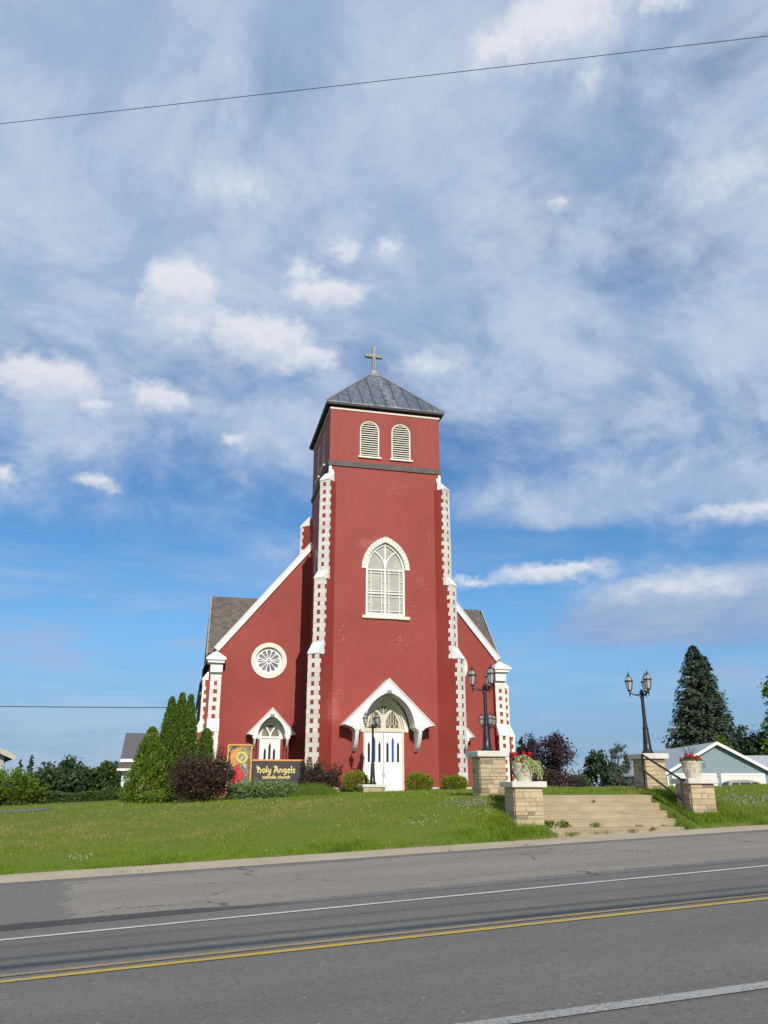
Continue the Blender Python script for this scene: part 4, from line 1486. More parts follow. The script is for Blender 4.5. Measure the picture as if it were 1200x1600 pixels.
st = thing('stairs', (10.15, 18.6, .5), 'five wide tan concrete steps rising from the pavement between stone pillars', 'stairs')
SX0, SX1 = 8.31, 12.0
tops = [.705, .88, 1.055, 1.235, 1.42]
fr = [18.55, 18.98, 19.31, 19.65, 20.02]
for i in range(5):
    mb = MB()
    yb = 20.6 if i == 4 else fr[i + 1] + .12
    x1 = SX1 + (.10 if i == 0 else 0)
    nose = .007
    prof = [(fr[i] + nose, .1), (fr[i] + nose, tops[i] - .05), (fr[i], tops[i] - .04), (fr[i], tops[i] - .012), (fr[i] + .012, tops[i]), (yb, tops[i] + .006), (yb, .1)]
    prof = [(a, max(b, .1 if i == 0 else tops[i] - .24)) for a, b in prof]
    mb.extrude(prof, lambda p: (SX0 - (.12 if i == 0 and False else 0), p[0], p[1]), (x1 - SX0, 0, 0))
    mb.build('step', STEPC, st, off=tuple(st.location))

# two iron hand rails
def handrail(xl, xu, label, yl=18.78):
    t = thing('handrail', (xl, 18.75, .6), label, 'handrail', 'iron hand rails of the steps')
    off = tuple(t.location)
    yu = 20.88
    zl, zu = 1.80, 2.47
    for (x, y, zb, zt) in ((xl, yl, .62, zl), (xu, yu, 1.38, zu)):
        mb = MB()
        mb.tube([(x, y, zb), (x, y, zt)], .027, 8)
        mb.build('post', BROWNIRON, t, off, smooth=True)
    mb = MB()
    mb.tube([(xl + .10, yl - .13, zl - .01), (xl, yl - .02, zl), (xu, yu, zu)], .029, 8)
    mb.build('top_rail', BROWNIRON, t, off, smooth=True)
    mb = MB()
    mb.tube([(xl, yl, zl - .50), (xu, yu, zu - .42)], .025, 8)
    mb.build('middle_rail', BROWNIRON, t, off, smooth=True)


handrail(12.10, 12.33, 'dark iron hand rail on the right side of the steps, before the right pillars')
handrail(8.33, 8.43, 'dark iron hand rail on the left side of the steps, mostly behind the potted vines', 19.36)

# ------------------------------------------------------------------ lamp posts
def lamp_post(x, y, z, hpost, label, sc=1.0, rot=0.0, group='black lamp posts with three lanterns'):
    t = thing('lamp_post', (x, y, z), label, 'lamp post', group)
    mb = MB()
    f = hpost
    prof = [(.001, 0), (.165, 0), (.165, .035), (.14, .06), (.135, .09), (.118, .11), (.105, .30), (.085, .36 + .12 * f), (.075, .42 + .14 * f), (.088, .43 + .14 * f), (.088, .47 + .14 * f), (.066, .49 + .14 * f),
            (.054, .55 + .2 * f), (.046, f - .16), (.060, f - .15), (.060, f - .11), (.046, f - .09), (.052, f - .03), (.075, f), (.060, f + .03), (.030, f + .05), (.04, f + .075), (.001, f + .10)]
    mb.lathe(prof, seg=16)
    mb.build('post', BLACK, t, smooth=True)
    angs = [R(160) + rot, R(284) + rot, R(46) + rot]
    for a in angs:
        dx, dy = math.cos(a), math.sin(a)
        L = .33
        mb = MB()
        pts = []
        for i in range(9):
            q = i / 8
            pts.append((dx * L * q, dy * L * q, f - .03 - .05 * math.sin(math.pi * q) + .045 * q * q))
        mb.tube(pts, [.018] * 8 + [.012], 8)
        sp = [(dx * (.06 + .12 * i / 6), dy * (.06 + .12 * i / 6), f - .12 + .085 * math.sin(math.pi * i / 6 * .5)) for i in range(7)]
        mb.tube(sp, .009, 6)
        mb.lathe([(.001, f - .13), (.016, f - .115), (.010, f - .09), (.022, f - .06), (.022, f - .01), (.016, f + .02), (.034, f + .04), (.03, f + .055)], (dx * L, dy * L), 10)
        mb.build('arm', BLACK, t, smooth=True)
        c = (dx * L, dy * L)
        zb = f + .05
        mb = MB()
        mb.lathe([(.03, zb - .01), (.062, zb), (.066, zb + .025), (.06, zb + .03)], c, 6)
        mb.lathe([(.118, zb + .27), (.135, zb + .275), (.135, zb + .295), (.118, zb + .305), (.095, zb + .305)], c, 6)
        for k in range(6):
            an = 2 * math.pi * k / 6
            mb.tube([(c[0] + .062 * math.cos(an), c[1] + .062 * math.sin(an), zb + .02), (c[0] + .092 * math.cos(an), c[1] + .092 * math.sin(an), zb + .14), (c[0] + .112 * math.cos(an), c[1] + .112 * math.sin(an), zb + .28)], .0075, 5)
            mb.tube([(c[0] + .112 * math.cos(an), c[1] + .112 * math.sin(an), zb + .30), (c[0] + .085 * math.cos(an), c[1] + .085 * math.sin(an), zb + .385), (c[0] + .04 * math.cos(an), c[1] + .04 * math.sin(an), zb + .43)], .007, 5)
        mb.lathe([(.05, zb + .42), (.058, zb + .43), (.05, zb + .445), (.03, zb + .46), (.02, zb + .475), (.026, zb + .49), (.012, zb + .51), (.008, zb + .55), (.001, zb + .57)], c, 8)
        ln = mb.build('lantern', BLACK, t, smooth=False)
        mb = MB()
        mb.lathe([(.056, zb + .025), (.086, zb + .14), (.106, zb + .275), (.102, zb + .276)], c, 6)
        mb.lathe([(.106, zb + .306), (.080, zb + .385), (.036, zb + .43)], c, 6)
        mb.build('glass', GLASS_L, ln)
        mb = MB()
        mb.tube([(c[0], c[1], zb + .02), (c[0], c[1], zb + .16)], .022, 8)
        mb.lathe([(.02, zb + .16), (.034, zb + .19), (.03, zb + .22), (.012, zb + .245)], c, 8)
        mb.build('lamp_bulb', WHITE, ln, smooth=True)
    return t


la = lamp_post(7.93, 21.27, 2.532, 1.70, 'black lamp post with three lanterns on the upper left pillar, seen against the red church')
lb = copy_tree(la)
lb.location = (12.75, 21.27, 2.512)
lb.rotation_euler = (0, 0, R(-9))
lb['label'] = 'black lamp post with three lanterns on the upper right pillar, seen against the sky'
lc = lamp_post(7.84, 35.0, 1.712, 2.40, 'slim black lamp post with three lanterns standing before the white church doors', rot=R(8))
ld = copy_tree(lc)
ld.location = (13.17, 35.0, 1.782)
ld.rotation_euler = (0, 0, R(-28))
ld['label'] = 'farther lamp post whose three small lanterns show behind the upper left pillar lamp'

# ------------------------------------------------------------------ sign
sg = thing('church_sign', (3.1, 33.5, 1.1), 'dark church name board with gold letters beside a framed painted panel, among shrubs', 'sign')
so = tuple(sg.location)
SY = 33.5


def spart(mb, name, m, par=None):
    return mb.build(name, m, par or sg, so)


mb = MB()
mb.box(2.64, 4.58, SY, SY + .07, 1.30, 2.58)
nb = spart(mb, 'name_board', SIGNGR)
mb = MB()
mb.bbox(2.62, 4.64, SY - .02, SY + .09, 2.582, 2.65, .012)
spart(mb, 'board_edge', ORANGE, nb)
# uncial pen strokes; unit box: x width, y from 0 (base line) to 1 (cap height)
GL = {
    'H': (.80, [[(.02, .84), (.10, .98), (.22, .92), (.20, .5), (.20, 0)], [(.02, .70), (.32, .78), (.5, .72)], [(.20, .42), (.36, .56), (.56, .54), (.64, .36), (.60, .10), (.50, -.08)]]),
    'o': (.58, [[(.28, .58), (.12, .48), (.08, .28), (.16, .06), (.30, 0), (.44, .08), (.50, .30), (.42, .52), (.28, .58)]]),
    'l': (.26, [[(.04, 1.0), (.13, .98), (.12, .5), (.12, .08), (.22, 0)]]),
    'y': (.60, [[(.04, .58), (.12, .56), (.14, .2), (.26, .06), (.42, .12)], [(.46, .58), (.45, .1), (.38, -.22), (.18, -.30), (.08, -.2)]]),
    'A': (.78, [[(.0, .80), (.10, .98), (.30, .96), (.44, .86)], [(.34, .96), (.18, .42), (.06, 0)], [(.40, .92), (.56, .4), (.66, 0)], [(.12, .36), (.58, .36)], [(.0, 0), (.14, 0)], [(.58, 0), (.74, 0)]]),
    'n': (.62, [[(.04, .56), (.12, .54), (.12, 0)], [(.12, .40), (.26, .56), (.42, .52), (.46, .3), (.46, .04), (.56, 0)]]),
    'g': (.58, [[(.44, .50), (.26, .58), (.10, .48), (.08, .28), (.20, .12), (.40, .18)], [(.46, .56), (.46, .1), (.40, -.20), (.22, -.30), (.06, -.2)]]),
    'e': (.54, [[(.08, .30), (.46, .34), (.40, .52), (.26, .58), (.10, .46), (.07, .24), (.18, .04), (.34, 0), (.48, .10)]]),
    's': (.48, [[(.42, .48), (.28, .58), (.12, .50), (.14, .36), (.34, .24), (.38, .10), (.24, 0), (.06, .08)]]),
    'c': (.50, [[(.44, .46), (.28, .58), (.12, .48), (.07, .26), (.16, .05), (.32, 0), (.46, .10)]]),
    'a': (.58, [[(.10, .50), (.26, .58), (.42, .50), (.44, .1), (.54, 0)], [(.44, .34), (.22, .32), (.09, .18), (.20, .01), (.42, .12)]]),
    't': (.42, [[(.18, .84), (.17, .3), (.20, .06), (.34, 0)], [(.02, .58), (.36, .58)]]),
    'h': (.62, [[(.03, .98), (.12, .96), (.12, 0)], [(.12, .40), (.26, .56), (.42, .52), (.46, .3), (.45, .0)]]),
    'i': (.24, [[(.03, .56), (.12, .55), (.12, .06), (.2, 0)], [(.09, .76), (.14, .82)]]),
    'u': (.60, [[(.03, .57), (.12, .56), (.12, .18), (.24, .02), (.42, .14)], [(.46, .58), (.46, .06), (.56, 0)]]),
    'r': (.46, [[(.03, .56), (.12, .55), (.12, 0)], [(.12, .38), (.26, .56), (.42, .52)]]),
    ' ': (.34, []),
}


def lettering(text, x0, x1, z0, cap, pen, y, name):
    W = sum(GL[c][0] for c in text)
    k = (x1 - x0) / W
    mb = MB()
    x = x0
    n = 0
    for c in text:
        w, strokes = GL[c]
        for s in strokes:
            # round the strokes off with one Chaikin pass
            p = s
            if len(s) > 2:
                p = [s[0]]
                for a, b in zip(s[:-1], s[1:]):
                    p += [(a[0] * .75 + b[0] * .25, a[1] * .75 + b[1] * .25), (a[0] * .25 + b[0] * .75, a[1] * .25 + b[1] * .75)]
                p.append(s[-1])
            mb.ribbon([(x + q[0] * k, z0 + q[1] * cap) for q in p], pen, front(y - .0012 * (n % 4)), (0, .02, 0))
            n += 1
        x += w * k
    return spart(mb, name, LETTER, nb)


lettering('Holy Angels', 2.80, 4.34, 2.145, .25, .047, SY - .012, 'lettering')
lettering('catholic church', 3.04, 4.14, 1.925, .135, .030, SY - .012, 'lettering')
# framed panel: a winged robed figure with a gold ring of light on a dark stippled ground
mb = MB()
mx0, mx1, mz0, mz1 = 1.62, 2.60, 1.30, 3.22
mb.box(mx0 + .05, mx1 - .05, SY + .01, SY + .07, mz0, mz1 - .05)
mpan, g = mat('stippled_panel')
p = OC(g)
n = g.n('ShaderNodeTexVoronoi', ins={'Vector': g.vm('MULTIPLY', g.vm('SUBTRACT', p, (-.95, 0, 1.6)), (1, 1, 1)), 'Scale': 22.0}).outputs['Distance']
n2 = g.noise(p, 3, 3).outputs['Fac']
cc = g.mix(g.step(n, .2, .55), (.025, .022, .016), (.26, .22, .14))
cc = g.mix(g.step(n2, .45, .65), cc, (.05, .043, .03))
finish(g, cc, .6)
pan = spart(mb, 'picture_panel', mpan)
mb = MB()
mb.ring([(mx0, mz0), (mx0, mz1 - .05), (mx0 + .05, mz1), (mx1 - .05, mz1), (mx1, mz1 - .05), (mx1, mz0)], [(mx0 + .06, mz0), (mx0 + .06, mz1 - .07), (mx0 + .07, mz1 - .06), (mx1 - .07, mz1 - .06), (mx1 - .06, mz1 - .07), (mx1 - .06, mz0)],
        front(SY - .03), (0, .11, 0), closed=False)
spart(mb, 'panel_frame', ORANGE, pan)
GOLD = simple('halo_gold', (0.62, 0.48, 0.12), 0.45, 0.12, 8)
mb = MB()
mb.ring(circle(2.20, 2.72, .225, 32), circle(2.20, 2.72, .135, 32), front(SY - .010), (0, .018, 0))
for k in range(26):
    a = 2 * math.pi * k / 26
    r0, r1 = .25, .34 + .07 * (k % 2)
    x, z = 2.20, 2.72
    pts = [(x + r0 * math.cos(a), z + r0 * math.sin(a)), (x + r1 * math.cos(a), z + r1 * math.sin(a))]
    if mx0 + .08 < pts[1][0] < mx1 - .08 and pts[1][1] < mz1 - .1 and a < 5.2: mb.ribbon(pts, .012, front(SY + .003), (0, .01, 0))
spart(mb, 'halo', GOLD, pan)
mb = MB()
mb.extrude([(2.20 + .07 * math.cos(a) * 1.5 + .04 * math.sin(a), 2.70 + .10 * math.sin(a) + .05 * math.cos(a)) for a in [2 * math.pi * i / 16 for i in range(16)]], front(SY - .002), (0, .012, 0))
mb.extrude([(2.28, 2.55), (2.42, 2.42), (2.36, 2.28), (2.22, 2.44)], front(SY - .001), (0, .011, 0))
spart(mb, 'figure_face', simple('figure_skin', (0.42, 0.36, 0.27), 0.6, 0.1), pan)
mb = MB()
mb.extrude([(1.72, 2.72), (1.80, 2.96), (1.98, 3.08), (2.22, 3.10), (2.10, 2.94), (1.98, 2.78), (1.97, 2.60), (2.02, 2.44), (1.92, 2.30), (1.80, 2.44), (1.78, 2.58)], front(SY - .004), (0, .014, 0))
spart(mb, 'figure_wing', simple('wing_orange', (0.60, 0.235, 0.05), 0.6, 0.15, 14), pan)
mb = MB()
for k in range(5):
    mb.ribbon([(1.80 + .07 * k, 2.62 + .05 * k), (1.86 + .07 * k, 2.82 + .045 * k), (1.98 + .055 * k, 2.96 + .03 * k)], .014, front(SY - .009 - .0007 * k), (0, .006, 0))
spart(mb, 'wing_feathers', simple('feather_yellow', (0.60, 0.42, 0.12), 0.6, 0.1), pan)
mb = MB()
mb.extrude([(1.86, 2.30), (2.00, 2.46), (2.12, 2.44), (2.16, 2.30), (2.20, 2.20), (2.36, 2.12), (2.32, 1.98), (2.16, 1.84), (2.00, 1.74), (1.88, 1.60), (1.82, 1.90)], front(SY - .006), (0, .016, 0))
spart(mb, 'figure_robe', simple('robe_red', (0.50, 0.022, 0.022), 0.5, 0.25, 9), pan)
for x in (1.68, 2.54, 4.5):
    mb = MB()
    mb.box(x - .045, x + .045, SY + .075, SY + .165, .9, 2.4)
    spart(mb, 'sign_post', BROWNIRON)

# low stone edgings at the foot of the tower
for (x0, x1, lab) in ((6.0, 8.0, 'low white-capped stone edging left of the church doors'), (10.12, 12.95, 'low white-capped stone edging right of the church doors')):
    t = thing('stone_edging', ((x0 + x1) / 2, 37.2, 1.3), lab, 'low wall', 'low stone edgings by the church doors')
    mb = MB()
    n = int((x1 - x0) / .34)
    for i in range(n):
        a = x0 + (x1 - x0) * i / n
        b = x0 + (x1 - x0) * (i + 1) / n
        mb.bbox(a + .008, b - .008, 37.06 + .01 * (i % 3), 37.4, 1.2, 1.50, .012)
    mb.build('stonework', STONE, t, tuple(t.location))
    mb = MB()
    mb.bbox(x0 - .03, x1 + .03, 37.0, 37.46, 1.502, 1.60, .012)
    mb.build('cap_stone', LIMECAP, t, tuple(t.location))

# ------------------------------------------------------------------ houses around
def gable_house(name, loc, rz, label, w, L, ze, za, wallm, roofm, trim, oh=.4, cat='house', front_panel=None):
    """gable end towards local -y at y = 0, ridge along +y"""
    t = thing(name, loc, label, cat, None, rz)
    mb = MB()
    h = w / 2
    mb.add([(-h, 0, 0), (h, 0, 0), (h, 0, ze), (0, 0, za - .12), (-h, 0, ze)], [(0, 1, 2, 3, 4)])
    mb.add([(-h, L, 0), (h, L, 0), (h, L, ze), (0, L, za - .12), (-h, L, ze)], [(0, 1, 2, 3, 4)])
    mb.add([(-h, 0, 0), (-h, L, 0), (-h, L, ze), (-h, 0, ze)], [(0, 1, 2, 3)])
    mb.add([(h, 0, 0), (h, L, 0), (h, L, ze), (h, 0, ze)], [(0, 1, 2, 3)])
    mb.build('wall', wallm, t)
    s = (za - ze) / h
    mb = MB()
    for k in (-1, 1):
        e = (k * (h + oh), ze - s * oh)
        q = [(e[0], -oh, e[1]), (0, -oh, za), (0, L + oh, za), (e[0], L + oh, e[1])]
        mb.add(q + [(p[0], p[1], p[2] - .1) for p in q], [(0, 1, 2, 3), (7, 6, 5, 4), (0, 4, 5, 1), (2, 6, 7, 3), (3, 7, 4, 0)])
    rf = mb.build('roof', roofm, t)
    mb = MB()
    for k in (-1, 1):
        e = (k * (h + oh + .02), ze - s * oh)
        for y in (-oh - .03, L + oh - .0):
            mb.add([(e[0], y, e[1] - .26), (0, y, za - .26), (0, y + .03, za - .26), (e[0], y + .03, e[1] - .26), (e[0], y, e[1] + .03), (0, y, za + .03), (0, y + .03, za + .03), (e[0], y + .03, e[1] + .03)],
                   [(0, 1, 2, 3), (7, 6, 5, 4), (0, 4, 5, 1), (1, 5, 6, 2), (2, 6, 7, 3), (3, 7, 4, 0)])
        mb.box(min(e[0], e[0] + k * .03), max(e[0], e[0] + k * .03), -oh, L + oh, e[1] - .14, e[1] + .01)
    mb.build('trim', trim, rf)
    return t


ga = gable_house('garage', (48.3, 68.7, .35), R(-16), 'long blue-grey garage with grey metal roof and two white overhead doors', 9.5, 29, 2.62, 5.2, BLUESID, METROOF, WHITE, .45, 'garage')
for x0, x1 in ((-4.15, -.45), (.3, 3.95)):
    mb = MB()
    for k in range(4):
        mb.bbox(x0, x1, -.03, .05, .02 + k * .54, .555 + k * .54, .012)
    d = mb.build('garage_door', simple('door_panel_white', (0.72, 0.69, 0.60), 0.5, 0.05, 3), ga)
    mb = MB()
    mb.box(x0 - .18, x0, -.05, .06, 0, 2.38)
    mb.box(x1, x1 + .18, -.05, .06, 0, 2.38)
    mb.box(x0 - .18, x1 + .18, -.052, .06, 2.2, 2.40)
    mb.build('door_frame', WHITE, d)
mb = MB()
mb.ring([(19.4, 1.0), (21.0, 1.0), (21.0, 1.95), (19.4, 1.95)], [(19.55, 1.12), (20.85, 1.12), (20.85, 1.85), (19.55, 1.85)], lambda p: (-4.80, p[0], p[1]), (.06, 0, 0))
w = mb.build('window', WHITE, ga)
mb = MB()
mb.box(-4.775, -4.76, 19.5, 20.9, 1.08, 1.9)
mb.build('pane', GLASS_D, w)
for xx in (-4.76, 4.70):
    mb = MB()
    mb.box(xx - .03, xx + .09, -.04, .08, 0, 2.6)
    mb.build('corner_board', WHITE, ga)
# a lower wing with its ridge across, behind to the right
wg = thing('house_wing', (55.4, 76.5, .35), 'low grey-roofed building at the right edge behind the blue garage', 'house', None, R(-16))
mb = MB()
mb.box(-1.0, 12, 0, 6, 0, 3.0)
mb.build('wall', simple('brown_wall', (0.10, 0.06, 0.05), 0.8, 0.15), wg)
mb = MB()
mb.add([(-1.3, -.5, 3.05), (12.3, -.5, 3.05), (12.3, 3, 4.4), (-1.3, 3, 4.4), (12.3, 6.5, 3.05), (-1.3, 6.5, 3.05)], [(0, 1, 2, 3), (3, 2, 4, 5), (1, 4, 2), (0, 3, 5)])
rf = mb.build('roof', METROOF, wg)
mb = MB()
mb.box(-1.3, 12.3, -.56, -.50, 2.86, 3.06)
mb.build('trim', WHITE, rf)

# white clapboard house beyond the arborvitae: ridge along the church front
wh = thing('clapboard_house', (-.4, 64.8, -.8), 'white clapboard house with dark grey roof behind the arborvitae', 'house')
mb = MB()
mb.box(-4.02, 6, 0, 7, 0, 3.95)
mb.add([(-4.02, 0.004, 3.95), (-4.02, 7, 3.95), (-4.02, 3.2, 6.2)], [(0, 1, 2)])
mb.build('wall', WHITESID, wh)
mb = MB()
mb.add([(-4.22, -.12, 4.35), (6.2, -.12, 4.35), (6.2, 2.9, 6.38), (-4.22, 2.9, 6.38), (6.2, 6.4, 4.3), (-4.22, 6.4, 4.3),
        (-4.22, -.12, 4.25), (6.2, -.12, 4.25), (6.2, 2.9, 6.28), (-4.22, 2.9, 6.28), (6.2, 6.4, 4.2), (-4.22, 6.4, 4.2)],
       [(0, 1, 2, 3), (3, 2, 4, 5), (6, 7, 8, 9), (9, 8, 10, 11), (0, 6, 7, 1), (0, 3, 9, 6), (3, 5, 11, 9), (1, 2, 8, 7), (2, 4, 10, 8)])
rf = mb.build('roof', SHINGLE, wh)
mb = MB()
mb.box(-4.2, 6.2, -.16, -.125, 4.12, 4.34)
mb.box(-4.35, 6.3, -.62, -.58, 3.50, 3.66)
mb.box(-4.35, -4.20, -.58, .3, 3.50, 3.62)
mb.build('trim', WHITE, rf)
mb = MB()
mb.add([(-4.32, -.60, 3.665), (6.3, -.60, 3.665), (6.3, -.004, 4.10), (-4.32, -.004, 4.10)], [(0, 1, 2, 3)])
mb.build('skirt_roof', BROWNSH, wh)

# pale house cut by the left edge
lh = gable_house('pale_house', (-15.2, 53.0, .35), R(14), 'pale grey house corner with brown eave at the left edge', 9.6, 9, 3.25, 5.3, GREYSID, BROWNSH, simple('tan_fascia', (0.46, 0.42, 0.34), 0.6), .55)
for x in (2.5, 3.9):
    mb = MB()
    mb.ring([(x - .55, .7), (x + .55, .7), (x + .55, 2.35), (x - .55, 2.35)], [(x - .46, .8), (x + .46, .8), (x + .46, 2.25), (x - .46, 2.25)], front(-.05), (0, .06, 0))
    w = mb.build('window', WHITE, lh)
    mb = MB()
    mb.box(x - .47, x + .47, -.02, -.004, .79, 2.26)
    mb.build('pane', m_glass('house_pane', (.10, .12, .16), .1), w)

# ------------------------------------------------------------------ parked car (only its top shows above the lawn)
car = thing('parked_car', (46.9, 62.9, .36), 'dark purple sport utility car parked before the garage doors, only its top above the grass', 'car', None, R(-14))
mb = MB()
prof = [(-2.28, .42), (-2.30, .75), (-2.22, .98), (-2.05, 1.02), (-.95, 1.06), (1.05, 1.06), (1.25, 1.00), (2.12, .90), (2.30, .72), (2.32, .42)]
W = .90
for s in (0,):
    vs = []
    for k, (y, f) in enumerate(((-W, .97), (-W + .07, 1.0), (W - .07, 1.0), (W, .97))):
        vs += [(x * f, y, .42 + (z - .42) * (f if k in (0, 3) else 1.0)) for x, z in prof]
    n = len(prof)
    fs = [(k * n + i, k * n + i + 1, (k + 1) * n + i + 1, (k + 1) * n + i) for k in range(3) for i in range(n - 1)]
    fs += [(k * n + n - 1, k * n, (k + 1) * n, (k + 1) * n + n - 1) for k in range(3)]
    fs += [tuple(range(n)), tuple(range(3 * n, 4 * n))]
    mb.add(vs, fs)
gh = [(-2.12, 1.0), (-1.86, 1.56), (-1.60, 1.66), (-.4, 1.71), (.35, 1.67), (.55, 1.62), (1.25, 1.0)]
vs = []
for (y, f) in ((-.84, 0), (-.66, 1), (.66, 1), (.84, 0)):
    pass
lo = [(x, z) for x, z in gh]
n = len(gh)
vs = [(x, -.84 + .18 * ((z - 1.0) / .7), z) for x, z in gh] + [(x, .84 - .18 * ((z - 1.0) / .7), z) for x, z in gh]
mb.add(vs, [(i, i + 1, n + i + 1, n + i) for i in range(n - 1)] + [tuple(range(n)), tuple(range(n, 2 * n))])
body = mb.build('body', CARP, car)
for s in (-1, 1):
    for (a, b) in ((-1.78, -1.02), (-.95, -.02), (.05, .82)):
        zt = 1.56
        yb, yt = .845 - .18 * .12, .845 - .18 * .80
        sl = .25 if b > .5 else 0
        sr = .2 if a < -1.5 else 0
        mb = MB()
        q = [(a, s * yb, 1.08), (b, s * yb, 1.08), (b - sl - .05, s * yt, zt), (a + sr, s * yt, zt)]
        if b > .5: q[1] = (1.06, s * yb, 1.08); q[2] = (.50, s * yt, zt)
        mb.add(q + [(x, y - s * .02, z) for x, y, z in q], [(0, 1, 2, 3), (7, 6, 5, 4), (0, 4, 5, 1), (1, 5, 6, 2), (2, 6, 7, 3), (3, 7, 4, 0)])
        mb.build('side_window', GLASS_D, car)
    mb = MB()
    mb.tube([(-1.5, s * .60, 1.70), (-1.4, s * .60, 1.745), (.1, s * .60, 1.745), (.2, s * .60, 1.70)], .018, 6)
    mb.build('roof_rail', BLACK, car)
    mb = MB()
    mb.bbox(.72, .90, s * .98 - .10, s * .98 + .10, 1.02, 1.16, .03)
    mb.build('wing_mirror', CARP, car)
    mb = MB()
    mb.bbox(2.10, 2.30, s * .66 - .18, s * .66 + .18, .66, .80, .03)
    mb.build('headlight', GLASS_G, car)
    mb = MB()
    mb.bbox(-2.30, -2.16, s * .72 - .10, s * .72 + .10, .72, .98, .03)
    mb.build('tail_light', simple('red_lens', (.3, .01, .01), .3), car)
    for x in (-1.42, 1.45):
        mb = MB()
        ring = [(.18, -.11), (.31, -.11), (.335, -.07), (.335, .07), (.31, .11), (.18, .11)]
        def lay(prof, m, nm, par):
            mb = MB()
            seg = 20
            vs = [(x + r * math.cos(2 * math.pi * k / seg), s * .80 + o * 1.0, .335 + r * math.sin(2 * math.pi * k / seg)) for r, o in prof for k in range(seg)]
            fs = [(i * seg + k, i * seg + (k + 1) % seg, (i + 1) * seg + (k + 1) % seg, (i + 1) * seg + k) for i in range(len(prof) - 1) for k in range(seg)]
            mb.add(vs, fs)
            return mb.build(nm, m, par)
        wl = lay(ring, TYRE, 'wheel', car)
        lay([(.001, s * .07), (.10, s * .085), (.19, s * .06), (.20, s * .09)], RIM, 'rim', wl)
mb = MB()
q = [(1.20, -.74, 1.06), (1.20, .74, 1.06), (.60, .63, 1.59), (.60, -.63, 1.59)]
mb.add([(x + .02, y, z + .02) for x, y, z in q], [(0, 1, 2, 3)])
mb.build('windscreen', GLASS_D, car)

# ------------------------------------------------------------------ wires
def wire(name, pts, r, label, sag=0.0, group='overhead wires'):
    mb = MB()
    a, b = Vector(pts[0]), Vector(pts[-1])
    n = 40
    mb.tube([a.lerp(b, i / n) - Vector((0, 0, sag * 4 * (i / n) * (1 - i / n))) for i in range(n + 1)], r, 6)
    return tag(mb.build(name, BLACK, smooth=True), label, 'wire', group)


d = Vector((5.8, -2.25, 0))
p0 = Vector((-1.94, 6.0, 7.0))
wire('overhead_wire', [p0 - d * 5 + Vector((0, 0, .75)), p0 + d * 6 + Vector((0, 0, .75))], .0026, 'thin black wire crossing the sky above the church', .76)
wire('overhead_wire', [(-60, 50.4, 6.6), (.62, 46.9, 5.78)], .022, 'low black wire running from the left edge to the side of the church', .42)
# the cables along the near side of the road whose shadows fall across the lane
for (vs_, r_, h_) in ((9.95, .055, 5.4), (10.42, .026, 5.8), (11.2, .012, 6.4)):
    k = 1 / math.tan(SUN_EL)
    wire('roadside_cable', [(-60, vs_ - h_ * k, z_road(-60) + h_), (70, vs_ - h_ * k, z_road(70) + h_)], r_, 'cable strung along the near roadside, its shadow lying along the lane', 0, 'roadside cables')

# ------------------------------------------------------------------ plants
LEAF_YG = m_leaf('bright_green_leaf', (0.065, 0.120, 0.010), (0.150, 0.225, 0.020), (0.105, 0.175, 0.014), patch=2.5)
LEAF_BOX = m_leaf('clipped_shrub_leaf', (0.12, 0.175, 0.010), (0.26, 0.30, 0.025), (0.20, 0.24, 0.015), patch=4.0)
LEAF_MID = m_leaf('mid_green_leaf', (0.032, 0.066, 0.014), (0.060, 0.105, 0.020), (0.045, 0.085, 0.016), patch=1.0)
LEAF_DK = m_leaf('dark_green_leaf', (0.016, 0.038, 0.014), (0.034, 0.064, 0.020), (0.026, 0.05, 0.018), trans=.2, patch=.7)
LEAF_FAR = m_leaf('far_tree_leaf', (0.030, 0.055, 0.025), (0.065, 0.100, 0.040), (0.042, 0.072, 0.030), trans=.2, patch=.4)
LEAF_ARB = m_leaf('arborvitae_spray', (0.052, 0.102, 0.012), (0.120, 0.190, 0.022), (0.08, 0.14, 0.015), patch=1.6)
LEAF_SPR = m_leaf('spruce_needles', (0.042, 0.070, 0.040), (0.115, 0.150, 0.085), (0.068, 0.098, 0.058), trans=.15, patch=.6)
LEAF_JUN = m_leaf('juniper_spray', (0.11, 0.18, 0.07), (0.22, 0.30, 0.12), (0.16, 0.235, 0.085), patch=2.0)
LEAF_SIL = m_leaf('silvery_leaf', (0.045, 0.075, 0.05), (0.13, 0.17, 0.125), (0.075, 0.11, 0.075), patch=2.0)
LEAF_PUR = m_leaf('dark_purple_leaf', (0.028, 0.018, 0.013), (0.095, 0.060, 0.038), (0.055, 0.034, 0.022), trans=.25, patch=2.0)
LEAF_PLUM = m_leaf('plum_leaf', (0.030, 0.014, 0.024), (0.085, 0.042, 0.062), (0.05, 0.026, 0.038), trans=.3, patch=1.0)
LEAF_VAR = m_leaf('variegated_leaf', (0.20, 0.27, 0.06), (0.55, 0.56, 0.30), (0.36, 0.40, 0.14), patch=7)
LEAF_GER = m_leaf('geranium_leaf', (0.07, 0.13, 0.02), (0.16, 0.24, 0.05), (0.11, 0.18, 0.03), patch=9)
PETAL = m_leaf('red_petal', (0.55, 0.008, 0.018), (0.75, 0.02, 0.04), (0.6, 0.01, 0.03), patch=9)
PETALP = m_leaf('pink_petal', (0.50, 0.02, 0.12), (0.65, 0.05, 0.20), (0.55, 0.03, 0.15), patch=9)
TALLG = m_leaf('tall_grass', (0.085, 0.155, 0.016), (0.17, 0.235, 0.035), (0.13, 0.20, 0.022), patch=2.0)
CLOVER = m_leaf('clover_petal', (0.62, 0.62, 0.55), (0.75, 0.74, 0.68), (0.68, 0.66, 0.60), trans=.2, patch=5)
